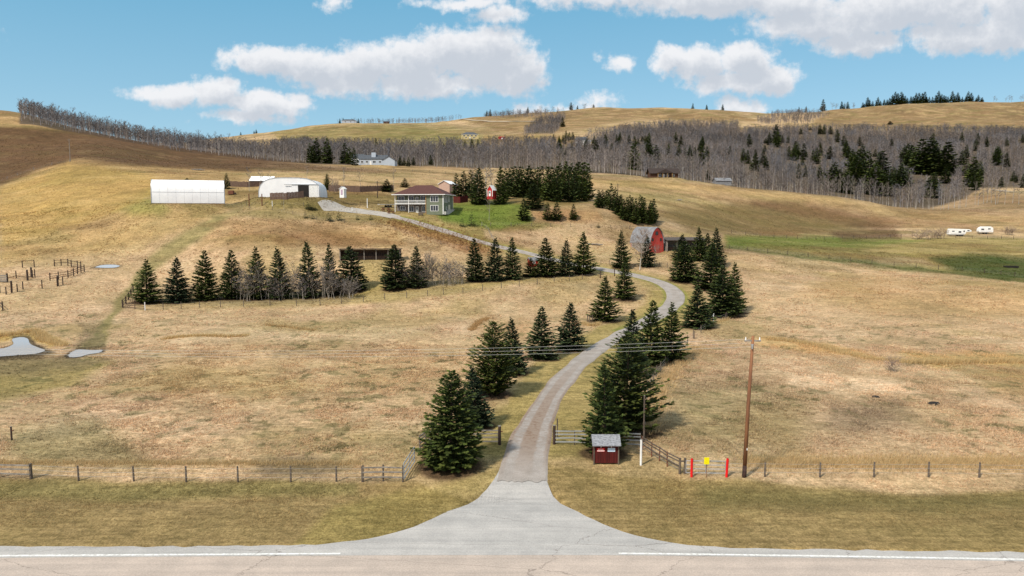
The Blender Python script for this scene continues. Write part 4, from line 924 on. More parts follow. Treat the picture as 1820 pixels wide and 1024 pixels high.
# ------------------------------------------------------------------ grass tufts
def tufts(name, n, ylo, yhi, size, blades, seed, label, wid=.035, sfun=None, density=None):
    rg = np.random.default_rng(seed); out = []
    while sum(len(o) for o in out) < n:
        s = rg.uniform(-.76, .76, n); Y = np.sqrt(rg.uniform(ylo ** 2, yhi ** 2, n)) if density is None else density(rg, n); X = s * Y
        px, py = proj(X, Y, zf(X, Y)); ok = np.ones(n, bool)
        nearr = (Y < 260); idx = np.where(nearr)[0]; d = np.full(n, 99.0); d[idx] = dist_line(X[idx], Y[idx], DRV); ok &= d > (5.5 if ylo < 150 else 4)
        for pd in PONDS + [APRON]: ok &= poly_mask(px, py, pd, 2) < .4
        ok &= rg.random(n) < sst(fbm(X / 4, Y / 4, 3, 44), .3, .62) * .9 + .1
        for q_ in TRK: ok &= ~((poly_mask(px, py, q_, 4) > .5) & (rg.random(n) > .05))
        out.append(np.c_[X[ok], Y[ok]])
    P = np.concatenate(out)[:n]; Z = zf(P[:, 0], P[:, 1]); C = ground_color(P[:, 0], P[:, 1], Z)
    sz = size * rg.uniform(.5, 1.4, n) * (1 + .5 * sst(fbm(P[:, 0] / 2.5, P[:, 1] / 2.5, 2, 12), .55, .8))
    if sfun is not None: sz = sz * sfun(P)
    V = np.empty((n, blades, 3, 3), np.float32); wind = .5
    for b_ in range(blades):
        a = rg.uniform(0, 6.28, n); r0 = rg.uniform(0, .5, n) * sz; bx = P[:, 0] + np.cos(a) * r0; by = P[:, 1] + np.sin(a) * r0
        l = rg.uniform(.5, 1.1, n) * sz; tx = bx + np.cos(a) * l * .55 + wind * l * .5; ty = by + np.sin(a) * l * .5; w_ = wid * (.7 + .6 * rg.random(n)) * (1 + P[:, 1] / 90)
        pa = rg.uniform(0, 3.14, n); V[:, b_, 0] = np.c_[bx - np.cos(pa) * w_, by - np.sin(pa) * w_, Z - .05]; V[:, b_, 1] = np.c_[bx + np.cos(pa) * w_, by + np.sin(pa) * w_, Z - .05]; V[:, b_, 2] = np.c_[tx, ty, Z + l * .75]
    V = V.reshape(-1, 3); T_ = np.arange(len(V)).reshape(-1, 3); me = bigmesh(name, V, T_, 3)
    cc = np.repeat(C * rg.uniform(1.0, 1.32, (n, 1)) * [1, 1.02, 1.06], blades, 0) * rg.uniform(.92, 1.25, (n * blades, 1)); add_tint(me, cc)
    me.materials.append(grass_m); return tag(link(name, me), label, 'grass', None, 'stuff')
TRK = [[(190,560),(235,490),(265,455),(330,410),(400,378),(428,372),(400,395),(330,440),(275,480),(235,520),(205,560),(180,615),(140,618)], [(-40,640),(170,636),(200,645),(120,690),(0,720),(-40,720)]]
grass_m = attr_mat('dry_grass_blades', (1, 1, 1), rough=.9, spec=.1)
_t = grass_m.node_tree; _b = _t.nodes['Principled BSDF']; _c = _b.inputs['Base Color'].links[0].from_socket   # thin blades let light through
_tr = _t.nodes.new('ShaderNodeBsdfTranslucent'); _mx = _t.nodes.new('ShaderNodeMixShader'); _mx.inputs[0].default_value = .5
L(_t, _c, _tr.inputs[0]); L(_t, _b.outputs[0], _mx.inputs[1]); L(_t, _tr.outputs[0], _mx.inputs[2]); L(_t, _mx.outputs[0], _t.nodes['Material Output'].inputs['Surface'])
tufts('dry_grass', 70000, 60.5, 118, .19, 5, 1, 'dry straw coloured grass covering the near fields')
tufts('dry_grass', 40000, 118, 260, .24, 5, 2, 'tussocky dry grass covering the middle fields', wid=.04)
tufts('dry_grass', 16000, 255, 430, .28, 4, 7, 'tussocky dry grass on the slopes around the farm', wid=.035)
tufts('roadside_grass', 22000, 47.5, 59.6, .11, 4, 3, 'short olive grass on the verge beside the road', wid=.02)
def reeds(name, px_pts, n, size, col, label, spread=1.2, wid=.03, y0=60, y1=300):
    W = smoothline(polyl(px_pts, y0, y1), 6); rg = np.random.default_rng(len(px_pts) * 7 + n); i = rg.integers(0, len(W) - 1, n); P = W[i] + (W[i+1] - W[i]) * rg.random((n, 1)) + rg.normal(0, spread * .5, (n, 2)) * [1, .8]
    Z = zf(P[:, 0], P[:, 1]); B = 6; V = np.empty((n, B, 3, 3), np.float32)
    for b_ in range(B):
        a = rg.uniform(0, 6.28, n); l = size * rg.uniform(.5, 1.1, n); pa = rg.uniform(0, 3.14, n); q_ = P + np.c_[np.cos(a), np.sin(a)] * .1
        V[:, b_, 0] = np.c_[q_[:, 0] - np.cos(pa) * wid, q_[:, 1] - np.sin(pa) * wid, Z - .1]; V[:, b_, 1] = np.c_[q_[:, 0] + np.cos(pa) * wid, q_[:, 1] + np.sin(pa) * wid, Z - .1]
        V[:, b_, 2] = np.c_[q_[:, 0] + np.cos(a) * l * .5 + l * .25, q_[:, 1] + np.sin(a) * l * .5, Z + l]
    V = V.reshape(-1, 3); me = bigmesh(name, V, np.arange(len(V)).reshape(-1, 3), 3); add_tint(me, np.array(col) * rg.uniform(.6, 1.25, (n * B, 1))); me.materials.append(grass_m)
    return tag(link(name, me), label, 'tall grass', None, 'stuff')
YEL = (.66, .49, .25)
reeds('tall_grass', [(-40,600),(20,596),(55,590),(80,604),(112,616)], 900, .9, YEL, 'tall yellow grass standing around the left ponds')
reeds('tall_grass', [(290,603),(320,600),(360,598),(420,599),(440,597)], 500, .6, YEL, 'tuft line of tall pale grass in the left field', .8)
reeds('tall_grass', [(470,578),(500,580),(545,586),(560,588)], 260, .55, (.62, .46, .24), 'pale grass tufts along the little gully in the left field', .8)
reeds('tall_grass', [(838,588),(850,574),(868,566)], 240, .6, (.50, .32, .15), 'rusty grass tufts in the gully left of the drive trees', .8)
reeds('tall_grass', [(1036,575),(1050,580),(1066,576)], 220, .7, YEL, 'tall pale grass around the timber posts by the drive bend', .7)
reeds('tall_grass', [(1352,601),(1400,606),(1460,616),(1500,628),(1560,640),(1600,643)], 900, .55, YEL, 'yellow grass bank along the dry creek right of the pole', 1.4)
reeds('tall_grass', [(1600,645),(1660,646),(1720,645),(1820,644),(1880,642)], 800, .8, YEL, 'tall yellow grass along the creek at the right edge', 1.2)
reeds('tall_grass', [(1150,772),(1165,715),(1180,685),(1200,655),(1235,615)], 1100, .5, (.68, .50, .27), 'long dry grass along the wire fence right of the drive trees', 1.6)
reeds('tall_grass', [(1330,853),(1450,858),(1550,862),(1700,868),(1860,866)], 3000, .42, (.66, .49, .26), 'long dry grass under the right roadside fence', 2.2, .02)
reeds('tall_grass', [(-40,856),(200,858),(450,860),(640,858)], 2000, .3, (.6, .45, .24), 'dry grass fringe under the left roadside fence', .8, .02)
reeds('tall_grass', [(1215,577),(1245,582),(1275,575),(1300,562)], 250, .5, YEL, 'dry grass fringe beneath the right clump of spruces', .8)
reeds('tall_grass', [(690,395),(740,405),(790,418),(840,434),(870,446)], 1300, .55, (.36, .20, .09), 'rust coloured tall weeds on the bank below the house drive', 7, .06, 150, 300)

# ------------------------------------------------------------------ materials for built things
wood_old = pm('weathered_timber', (.14, .11, .085), col2=(.07, .055, .045), scale=5, stretch=(1, 1, .3), bump=.4)
wood_dark = pm('dark_timber', (.07, .045, .035), col2=(.03, .02, .016), scale=5, stretch=(1, 1, .3), bump=.4)
wood_grey = pm('grey_timber', (.28, .25, .22), col2=(.14, .125, .11), scale=5, stretch=(.4, 1, 1), bump=.4)
wire_m = pm('fence_wire', (.33, .31, .29), var=.1, scale=2, bump=0, metal=.3)
white_p = pm('white_paint', (.80, .80, .79), var=.06, scale=2, col2=(.68, .67, .65), bump=.05)
white_fab = pm('white_fabric', (.83, .83, .84), var=.03, scale=.35, col2=(.76, .76, .78), bump=.05, rough=.6)
red_p = pm('red_barn_paint', (.42, .022, .018), col2=(.20, .012, .012), scale=2.5, stretch=(1, 1, .25), bump=.2)
red_bright = pm('red_marker_paint', (.72, .012, .012), var=.08, scale=3)
yellow_p = pm('yellow_sign_paint', (.85, .74, .0), var=.04, scale=3)
dark_m = pm('dark_interior', (.02, .017, .015), var=.1, scale=1)
glass_m = pm('window_glass', (.03, .035, .045), rough=.12, var=.2, scale=1, bump=0, spec=.6)
metal_roof = pm('old_grey_roof', (.22, .225, .24), col2=(.14, .14, .15), scale=1.5, stretch=(1, .3, 1), bump=.2)
rust_m = pm('rusty_iron', (.19, .07, .035), col2=(.08, .035, .025), scale=6)
concrete = pm('concrete', (.50, .48, .45), var=.15, scale=1.5)
galv = pm('galvanised_pipe', (.48, .50, .52), var=.1, scale=3, metal=.5, rough=.45)
rubber = pm('tyre_rubber', (.025, .025, .025), var=.1)

def post_mb(h, r_=.07, n=8, top=0): 
    return MB().tube([(0, 0, -.3), (0, 0, h)], [r_ * 1.05, r_], n)
def fence(label, pts, cat='fence', h=1.25, r_=.07, wires=(.4, .75, 1.1), rails=(), mat_=None, rail_m=None, name='wire_fence', group=None, sq=False, wr=.012, heights=None, posts=True):
    """posts at the given world points; each post a part, each rail or wire run a part"""
    mat_ = mat_ or wood_old; o0 = pts[0]; root = thing(name, o0, label, cat, group)
    rg = random.Random(len(pts) * 31 + int(abs(o0.x))); proto = None
    for i, p in enumerate(pts):
        if not posts: break
        if proto is None or (i % 3 == 0 and i < 9):
            mb = MB(); hh = h * rg.uniform(.95, 1.05); lx, ly = rg.uniform(-.03, .03), rg.uniform(-.03, .03)
            if sq: mb.box(-r_, r_, -r_, r_, -.3, hh)
            else: mb.tube([(0, 0, -.3), (lx, ly, hh)], [r_ * 1.08, r_ * .95], 8)
            o = mb.build('post', mat_, root, smooth=False); proto = o
        else: o = proto.copy(); COL.objects.link(o); o.parent = root
        o.location = p - o0
        if heights: o.scale = (1, 1, heights[i] / h)
    for zz in wires:
        mb = MB()
        for a, b_ in zip(pts[:-1], pts[1:]): mb.tube([a - o0 + Vector((0, -r_, zz)), (a + b_) / 2 - o0 + Vector((0, -r_, zz - .015)), b_ - o0 + Vector((0, -r_, zz))], wr, 3, cap=False)
        mb.build('wire', wire_m, root)
    for zz in rails:
        mb = MB()
        for a, b_ in zip(pts[:-1], pts[1:]): mb.beam(a - o0 + Vector((0, -r_ - .03, zz)), b_ - o0 + Vector((0, -r_ - .03, zz + rg.uniform(-.03, .03))), .05, .11)
        mb.build('rail', rail_m or mat_, root)
    return root
def gp(pts, y0=40, y1=2600): return [G(px, py, y0, y1) for px, py in pts]
def spaced(pts, step, y0=40, y1=900):
    W = polyl(pts, y0, y1); W = smoothline(W, 10) if len(W) > 2 else W; d = np.r_[0, np.cumsum(np.hypot(*np.diff(W, axis=0).T))]; n = max(2, min(100, int(d[-1] / step) + 1)); q = np.linspace(0, d[-1], n)
    return [Vector((x, y, z1(x, y))) for x, y in zip(np.interp(q, d, W[:, 0]), np.interp(q, d, W[:, 1]))]
fence('post and wire fence along the left side of the road', gp([(57,851),(140,855),(238,856),(331,857),(423,857),(517,857),(598,857),(644,857)]), h=1.25, r_=.075)
fence('short grey plank fence at the far left of the roadside fence', gp([(-70,850),(-5,851),(55,852)]), wires=(), rails=(.45, .82, 1.15), rail_m=wood_grey, name='plank_fence', sq=True, h=1.35)
fence('three rail timber fence panel left of the leaning white gate', gp([(645,857),(681,856),(716,857)]), wires=(), rails=(.4, .8, 1.2), rail_m=wood_grey, name='rail_fence', h=1.3)
def panel_gate(name, label, a, b_, h, nr_, m, cat='gate', r_=.035, z0=.25, posts=()):
    root = thing(name, a, label, cat); d = b_ - a
    fr_ = MB(); fr_.tube([Vector((0, 0, z0)), Vector((0, 0, h))], r_, 6); fr_.tube([d + Vector((0, 0, z0)), d + Vector((0, 0, h))], r_, 6); fr_.tube([d * .5 + Vector((0, 0, z0)), d * .5 + Vector((0, 0, h))], r_ * .8, 6); fr_.build('frame', m, root)
    for i in range(nr_):
        z = z0 + (h - z0) * i / (nr_ - 1); MB().tube([Vector((0, 0, z)), d + Vector((0, 0, z))], r_ * .9, 6).build('rail', m, root)
    return root
panel_gate('metal_gate', 'white pipe gate standing open at an angle left of the largest spruce', G(718,857), G(737,826), 1.5, 4, galv, r_=.05)
fence('four rail timber fence running behind the largest spruce to the drive', gp([(746,800),(757,792),(800,790),(848,789),(886,789)]), wires=(), rails=(.25, .6, .95, 1.25), rail_m=wood_grey, name='rail_fence', h=1.35)
def gate_post(label, px, py, h, r_, m):
    p = G(px, py); root = thing('gate_post', p, label, 'gate post'); post_mb(h, r_).build('post', m, root)
    MB().tube([(r_, 0, h * .72), (r_ + .16, 0, h * .72)], .05, 8).build('hinge', rust_m, root); MB().tube([(0, 0, h), (0, 0, h + .04)], r_ * 1.12, 10).build('cap', wood_grey, root); return root
gate_post('thick dark gate post left of the drive', 888, 791, 1.75, .13, wood_dark)
gate_post('thick dark gate post with pale top right of the drive', 985, 790, 1.75, .13, wood_dark)
MBp = fence('thin tall stake behind the right gate post', gp([(990,778),(991,777.5)]), wires=(), h=1.9, r_=.04, name='stake_post', cat='stake')
fence('four rail metal fence between the right gate post and the shed spruce', gp([(987,790),(1021,790),(1062,791),(1138,795)]), wires=(), rails=(.25, .6, .95, 1.25), rail_m=galv, name='rail_fence', h=1.35, r_=.05)
gate_post('white painted leaning post right of the small red gate shed', 1139, 827, 2.2, .09, white_p)
gate_post('very tall thin weathered pole by the fence corner behind the white post', 1144, 785, 4.3, .07, wood_old)
fence('wire fence with timber posts running back beside the right row of spruces', gp([(1145,780),(1151,697),(1156,688),(1161,679),(1167,670),(1174,662),(1182,652),(1193,640),(1206,628),(1222,612),(1232,602)]), h=1.5, name='wire_fence')
fence('sagging brown rail and wire fence from the white post to the red markers', gp([(1141,800),(1158,812),(1172,820),(1186,830),(1208,841)]), h=1.3, r_=.055, wires=(.3, .7), rails=(.55, .95, 1.2), mat_=rust_m, rail_m=wood_old, name='rail_fence')
fence('pair of weathered posts left of the red marker', gp([(1208,843),(1217,843)]), h=1.35, r_=.1, wires=(.5,), rails=(1.1,), name='post_brace', cat='fence posts')
panel_gate('metal_gate', 'low grey pipe gate between the two red marker posts', G(1219,846), G(1289,847), 1.25, 4, galv, r_=.035)
def marker(label, px, py, lean=0):
    p = G(px, py); root = thing('marker_post', p, label, 'marker post'); MB().tube([(0, 0, -.2), (lean, 0, 1.55)], .10, 10).build('tube', red_bright, root); MB().tube([(lean, 0, 1.55), (lean, 0, 1.58)], [.10, .06], 10).build('cap', red_p, root)
marker('left of the two bright red marker posts in front of the pipe gate', 1229, 849, .0); marker('right bright red marker post, next to the tall utility pole', 1291, 849, .06)
p = G(1255, 849); root = thing('yellow_sign', p, 'square yellow sign on a thin rusty stake between the red markers', 'sign')
MB().box(-.02, .02, -.02, .02, -.2, 1.2).build('stake', rust_m, root); MB().box(-.21, .21, -.05, -.03, 1.08, 1.66).build('panel', yellow_p, root, bevel=.01)
fence('post and wire fence right of the utility pole along the road', gp([(1292,847),(1359,848),(1457,849),(1553,849),(1650,849),(1740,850),(1835,851)]), h=1.22, r_=.075)
gate_post('single dark post in the field at the far left', 21, 783, 1.3, .08, wood_dark)
# utility pole and wires
pole_m = pm('pole_timber', (.25, .115, .055), col2=(.13, .055, .03), scale=3, stretch=(1, 1, .12), bump=.4)
pole_base = pm('tarred_pole_base', (.055, .03, .025), var=.3, scale=4)
P0 = G(1323, 849); HP = 11.55
root = thing('utility_pole', P0, 'tall brown wooden utility pole right of the red markers', 'utility pole')
MB().tube([(0, 0, 1.0), (.12, 0, 6), (.32, 0, HP)], [.165, .145, .115], 12).build('pole', pole_m, root, smooth=True)
MB().tube([(-.02, 0, -.3), (0, 0, 1.0)], [.185, .167], 12).build('tarred_base', pole_base, root, smooth=True)
mb = MB(); mb.box(-.35, .95, -.06, .06, HP - .45, HP - .33); mb.build('crossarm', wood_grey, root)
for x in (-.25, .32, .85): MB().tube([(x, 0, HP - .33), (x, 0, HP - .1)], [.06, .035], 8).build('insulator', white_p, root)
MB().tube([(.2, -.25, HP - 1.0), (.2, -.25, HP - .62)], [.06, .11], 10).build('street_lamp_hood', galv, root); MB().box(.05, .12, -.2, -.12, 2.3, 2.45).build('pole_tag', white_p, root)
PL = Vector((-64, P0.y + 1.5, z1(-64, P0.y)))
root2 = thing('utility_pole', PL, 'wooden utility pole beyond the left edge carrying the same wires', 'utility pole')
MB().tube([(0, 0, -.3), (0, 0, HP)], [.165, .115], 12).build('pole', pole_m, root2); MB().box(-.06, .06, -.8, .8, HP - .45, HP - .33).build('crossarm', wood_grey, root2)
cab = pm('power_cable', (.5, .5, .48), var=.05, scale=1)
for k, (x, y, z) in enumerate([(-.25, 0, -.25), (.32, -.05, -.55), (.85, -.1, -.85)]):
    a = P0 + Vector((.1, y, HP + z)); b_ = PL + Vector((0, (-.7, 0, .7)[k], HP - .33 - .3 * k)); pts = []
    for i in range(49):
        t_ = i / 48; q_ = a.lerp(b_, t_); q_.z -= 4 * t_ * (1 - t_) * 1.0; pts.append(q_)
    o = MB().tube(pts, .008, 4).build('power_line', cab); tag(o, ('topmost', 'middle', 'lowest')[k] + ' of the three overhead wires running left from the utility pole', 'power line', 'overhead wires')

# small red gate shed
p = G(1077, 826); root = thing('gate_shed', p, 'small dark red wooden shed with grey shingle roof and two little signs', 'shed')
red_dark = pm('dark_red_boards', (.11, .012, .010), col2=(.05, .007, .006), scale=2, stretch=(5, 5, .3), bump=.3)  # dark red, lowered further in base colour for tree shade on the shed
shing = pm('grey_shingles', (.30, .31, .34), col2=(.12, .125, .14), scale=5, stretch=(1, 3, 3), bump=.5)
mb = MB()
mb.box(-1.05, 1.05, -.05, 0, .15, 1.55)
for i in range(14): x = -1.05 + i * .15; mb.box(x + .01, x + .135, -.075, -.052, .12, 1.58)
mb.box(-1.05, -1.0, .002, .9, .15, 1.75); mb.box(1.0, 1.05, .002, .9, .15, 1.75); mb.box(-.998, .998, .85, .9, .15, 1.9); mb.build('wall', red_dark, root)
mb = MB(); [mb.box(x - .05, x + .05, -.13, -.08, .0, 1.75) for x in (-1.03, 1.03)]; mb.build('corner_post', wood_old, root)
MB().box(-.99, .99, .0, .06, 1.56, 1.78).build('opening_shade', dark_m, root)  # solid dark strip, shade of the gap under the roof painted on
mb = MB()
for i in range(6):
    y0_ = -.35 + i * .14; z0_ = 1.68 + i * .115; mb.beam((-1.2, y0_, z0_), (1.2, y0_, z0_), .03, .03); 
mb.prism([(-.4, 1.68), (-.4, 1.74), (.5, 2.42), (.56, 2.42), (.56, 2.36)], 'x', -1.2, 1.2); mb.prism([(.56, 2.42), (.56, 2.36), (1.05, 1.85), (1.05, 1.92)], 'x', -1.2, 1.2); mb.build('roof', shing, root)
s1 = MB().box(-.78, -.14, -.11, -.082, 1.12, 1.42).build('sign_panel', red_bright, root); mb = MB(); mb.box(-.70, -.24, -.116, -.112, 1.31, 1.36); mb.box(-.76, -.16, -.116, -.112, 1.16, 1.23); mb.build('lettering', white_p, s1)
blue_w = pm('pale_blue_sign', (.62, .74, .85), var=.05, scale=3); s2 = MB().box(.12, .74, -.11, -.082, 1.12, 1.44).build('sign_panel', blue_w, root)
blue_t = pm('sign_blue_text', (.20, .30, .50), var=.1); mb = MB()
for i in range(6): mb.box(.17 + i * .09, .23 + i * .09, -.116, -.112, 1.31, 1.38)
for i in range(6): mb.box(.17 + i * .09, .23 + i * .09, -.116, -.112, 1.18, 1.25)
mb.build('lettering', blue_t, s2)
for x in (-.45, .42):
    mb = MB(); mb.tube([(x, -.12, 1.60), (x - .15, -.2, 1.66), (x - .2, -.2, 1.78)], .02, 5); mb.tube([(x, -.12, 1.60), (x + .15, -.2, 1.66), (x + .2, -.2, 1.78)], .02, 5); mb.tube([(x, -.14, 1.5), (x, -.14, 1.64)], [.03, .06], 6); mb.build('antlers', white_p, root)
# timber posts by drive bend etc.
fence('short dark timber brace at the corner inside the drive bend', gp([(1044,573),(1048,574),(1053,573)]), h=1.4, r_=.1, wires=(.9,), rails=(1.2,), name='fence_brace', cat='fence')
fence('white and grey pipe brace with tall end post below the right clump', gp([(1258,583),(1261,581),(1268,573)]), h=1.7, r_=.07, wires=(), rails=(1.5,), mat_=white_p, rail_m=galv, name='fence_brace', cat='fence')
fence('wire fence climbing behind the right clump of spruces to the bend', gp([(1234,603),(1246,592),(1260,582),(1272,574),(1290,568),(1305,562),(1312,548)]), h=1.4)
fence('wire fence running the full length below the left spruce row', gp([(258,551),(290,551),(322,549),(355,547),(392,546),(433,546),(480,545),(527,544),(569,543),(607,540),(646,537),(684,533),(723,530),(760,527),(788,524),(823,522),(858,517),(891,513),(923,510),(955,506),(985,502),(1012,499),(1035,497),(1067,493)]), h=1.45, r_=.08, group='middle field fences')
fence('dark wooden corner fence at the left end of the spruce row', gp([(218,547),(224,541),(229,534),(233,527),(237,519)]), h=1.7, r_=.14, wires=(.5,), rails=(.5, 1.0, 1.5), mat_=wood_dark, name='rail_fence')
fence('three rail dark fence between the corner posts and the white banded post', gp([(219,548),(240,550),(257,551)]), h=1.3, r_=.08, wires=(), rails=(.35, .75, 1.15), mat_=wood_dark, name='rail_fence')
gate_post('white post with dark bands at the corner of the left spruce row', 258, 552, 1.75, .10, white_p)
fence('short gate section of dark posts where the field fence meets the drive', gp([(1067,495),(1092,491)]), h=2.0, r_=.12, wires=(.5, 1.0), mat_=wood_dark)
fence('wire fence across the slope below the lawn, ending above the barn', spaced([(872,402),(930,403),(1000,404),(1060,406),(1110,408),(1150,409)], 7, 150, 400), h=1.3, r_=.08, mat_=wood_old)
fence('white picket-like wire fence dropping from the lawn corner to the drive', spaced([(856,402),(866,409),(872,420),(880,433)], 2.5, 150, 400), h=1.3, r_=.06, mat_=wood_grey)
fence('wire fence on the far side of the drive near the barn', gp([(1068,470),(1083,470),(1100,472),(1172,474),(1186,476),(1196,478),(1214,478)]), h=1.3)
fence('long wire fence below the gravel yard and the young trees', spaced([(400,368),(470,372),(510,380),(550,390),(600,396),(650,399),(700,410),(750,425),(790,437),(830,445)], 8, 150, 400), h=1.3, r_=.07)
fence('wire fence on the edge between straw field and green pasture on the right', spaced([(1296,442),(1360,449),(1440,457),(1520,466),(1600,475),(1680,480),(1750,486),(1830,496)], 6, 120, 400), h=1.4, r_=.08, mat_=wood_dark)
fence('wire fence along the back of the green pasture by the trailers', spaced([(1300,415),(1400,424),(1500,424),(1560,424),(1650,420),(1720,424),(1780,425),(1840,424)], 6, 200, 420), h=1.4, r_=.08, mat_=wood_dark)
fence('wire fence up the edge of the ploughed brown slope to the pole', spaced([(-20,331),(30,313),(70,300),(124,288)], 7, 200, 500), h=1.4, r_=.1, mat_=wood_grey)
fence('wire fence crossing the golden field behind the blue roofed house', spaced([(560,298),(650,303),(740,306),(820,310)], 9, 300, 480), h=1.3, r_=.09)
fence('yard fence in front of the long white shelter and arched shelter', spaced([(400,366),(440,366),(466,367),(500,366),(540,368)], 6, 200, 300), h=1.4, r_=.08)
for px, yb, yt in [(443,366,345),(466,367,346)]:
    gate_post('tall brown post at the gateway between the shelters, %s one' % ('left' if px < 450 else 'right'), px, yb, (yb - yt) / ppm(G(px, yb).y), .16, rust_m)
# corral
cg = 'corral fences in the left field'
for lb, pts, kw in [
 ('rail fence of the corral curving up to its far right corner', [(89,499),(104,497),(121,494),(131,491),(138,488),(144,485),(150,484)], dict(rails=(.5, 1.0, 1.5))),
 ('far rail of the corral with a high crossbar', [(97,474),(109,473),(121,473),(127,475),(138,477),(144,478)], dict(rails=(.9, 1.6))),
 ('near line of corral posts with loose wires', [(-20,520),(0,522),(11,524),(21,521),(31,519),(41,515),(75,513),(102,509),(112,507)], dict(rails=(), wires=(.4, .8, 1.2, 1.5))),
 ('left middle corral fence beside the grey loading panel', [(14,500),(29,495),(50,498),(58,494),(62,492)], dict(rails=(.6,), wires=(1.1,))),
 ('isolated goal shaped timber frame behind the corral', [(40,476),(61,475)], dict(rails=(1.75,), wires=())),
 ('dark leaning corral rail at the very left edge', [(-30,545),(-8,540),(5,552)], dict(rails=(.6, 1.2), wires=()))]:
    fence(lb, gp(pts, 100, 300), h=1.9, r_=.12, mat_=wood_dark, group=cg, name='corral_fence', **{**dict(wires=(.6,)), **kw})
p = G(-2, 502, 100, 300); root = thing('loading_panel', p, 'grey wooden loading panel at the left edge of the corral', 'panel')
mb = MB(); [mb.box(-1.9, 1.9, 0, .08, .2 + i * .42, .5 + i * .42) for i in range(4)]; mb.build('board', wood_grey, root); mb = MB(); [mb.box(x-.12, x+.12, .082, .3, 0, 2.1) for x in (-1.8, 0, 1.8)]; mb.build('post', wood_dark, root)
for px, yb, h in [(49,499,2.6),(56,493,2.4),(103,508,2.3),(21,521,2.7)]: gate_post('stout dark corral post, %s' % {49:'tallest one in the middle of the corral',56:'right beside the tallest one',103:'near the right end of the near line',21:'at the left of the near line'}[px], px, yb, h, .2, wood_dark)
# distant poles
for px, yb, yt, lb in [(125,287,248,'pale utility pole at the corner of the ploughed slope'),(390,276,245,'pale utility pole in front of the left hillside wood'),(1098,347,327,'dark utility pole on the slope above the spruce thicket'),(993,357,322,'pale pole with a small lamp among the hilltop spruces'),(671,352,322,'brown pole left of the green house')]:
    p = G(px, yb, 150, 500); h = (yb - yt) / ppm(p.y); root = thing('utility_pole', p, lb, 'utility pole'); MB().tube([(0, 0, -.3), (0, 0, h)], [.17, .12], 8).build('pole', wood_grey if 'pale' in lb else wood_dark, root); MB().box(-.8, .8, -.06, .06, h - .6, h - .48).build('crossarm', wood_grey, root)

# ------------------------------------------------------------------ buildings
green_w = pm('green_siding', (.165, .185, .13), col2=(.125, .145, .10), scale=.8, stretch=(1, 1, 6), bump=.15)
brown_roof = pm('brown_shingles', (.105, .042, .034), col2=(.06, .026, .022), scale=3, stretch=(1, 1, 2), bump=.3)
stone_w = pm('grey_stone_wall', (.20, .17, .16), col2=(.10, .085, .08), scale=2.5)
cedar = pm('cedar_trim', (.42, .25, .10), var=.2, scale=3)
def window(root, x, y, z, w, h, axis='y', sgn=-1, cols=2, mfr=None, name='window'):
    """frame + pane + mullions on a wall; axis = wall normal axis, sgn its direction"""
    mfr = mfr or white_p; f = .13; mb = MB(); pb = MB()
    def bx(b_, u0, u1, d0, d1, z0, z1_):
        a0, a1 = sorted((y + sgn * d0, y + sgn * d1))
        if axis == 'y': b_.box(u0, u1, a0, a1, z0, z1_)
        else: b_.box(a0, a1, u0, u1, z0, z1_)
    X = x
    bx(mb, X - w/2 - f, X + w/2 + f, .002, .09, z + h/2, z + h/2 + f); bx(mb, X - w/2 - f, X + w/2 + f, .002, .09, z - h/2 - f, z - h/2)
    bx(mb, X - w/2 - f, X - w/2, .002, .088, z - h/2, z + h/2); bx(mb, X + w/2, X + w/2 + f, .002, .088, z - h/2, z + h/2)
    for i in range(1, cols): u = X - w/2 + w * i / cols; bx(mb, u - .045, u + .045, .02, .085, z - h/2, z + h/2)
    bx(pb, X - w/2, X + w/2, .002, .03, z - h/2, z + h/2)
    o = mb.build(name, mfr, root); pb.build('pane', glass_m, o); return o
def door(root, x, y, z, w, h, m=None, glass=True, axis='y', sgn=-1):
    m = m or white_p; mb = MB(); a0, a1 = sorted((y + sgn * .002, y + sgn * .07))
    (mb.box(x - w/2, x + w/2, a0, a1, z, z + h) if axis == 'y' else mb.box(a0, a1, x - w/2, x + w/2, z, z + h)); o = mb.build('door', m, root)
    if glass:
        g0, g1 = sorted((y + sgn * .071, y + sgn * .085)); mb = MB(); q = (x - w*.27, x + w*.27)
        (mb.box(q[0], q[1], g0, g1, z + h*.5, z + h*.88) if axis == 'y' else mb.box(g0, g1, q[0], q[1], z + h*.5, z + h*.88)); mb.build('pane', glass_m, o)
    return o
def hip_roof(x0, x1, y0, y1, z, h, ov, m, root, rx=None, thick=.22):
    mb = MB(); a, b_, c, d = x0 - ov, x1 + ov, y0 - ov, y1 + ov; ym = (c + d) / 2; rx = rx or ((d - c) / 2)
    mb.add([(a,c,z),(b_,c,z),(b_,d,z),(a,d,z),(a+rx,ym,z+h),(b_-rx,ym,z+h)], [(0,1,5,4),(1,2,5),(2,3,4,5),(3,0,4),(3,2,1,0)]); r_ = mb.build('roof', m, root)
    fb = MB(); fb.box(a-.03, b_+.03, c-.05, c-.002, z-.18, z+.06); fb.box(a-.03, b_+.03, d+.002, d+.05, z-.18, z+.06); fb.box(a-.052, a-.002, c, d, z-.18, z+.06); fb.box(b_+.002, b_+.052, c, d, z-.18, z+.06); fb.build('gutter', white_p, r_); return r_
p = at(754, 252.5); zb = min(G(745, 379, 200, 300).z, z1(p.x, p.y)); zb = G(770, 379, 200, 300).z; p.z = zb
root = thing('house', p, 'two storey green farmhouse with brown hipped roof and a white railed balcony', 'house', rz=-.16)
mb = MB(); mb.box(2.4, 8.4, -6.4, 7, -.6, 6.15); mb.box(-8.4, 2.397, -4.4, 7, -.6, 6.14); mb.build('wall', green_w, root)
MB().box(-8.38, 2.39, -4.43, -4.402, -.3, 2.9).build('lower_wall', stone_w, root)
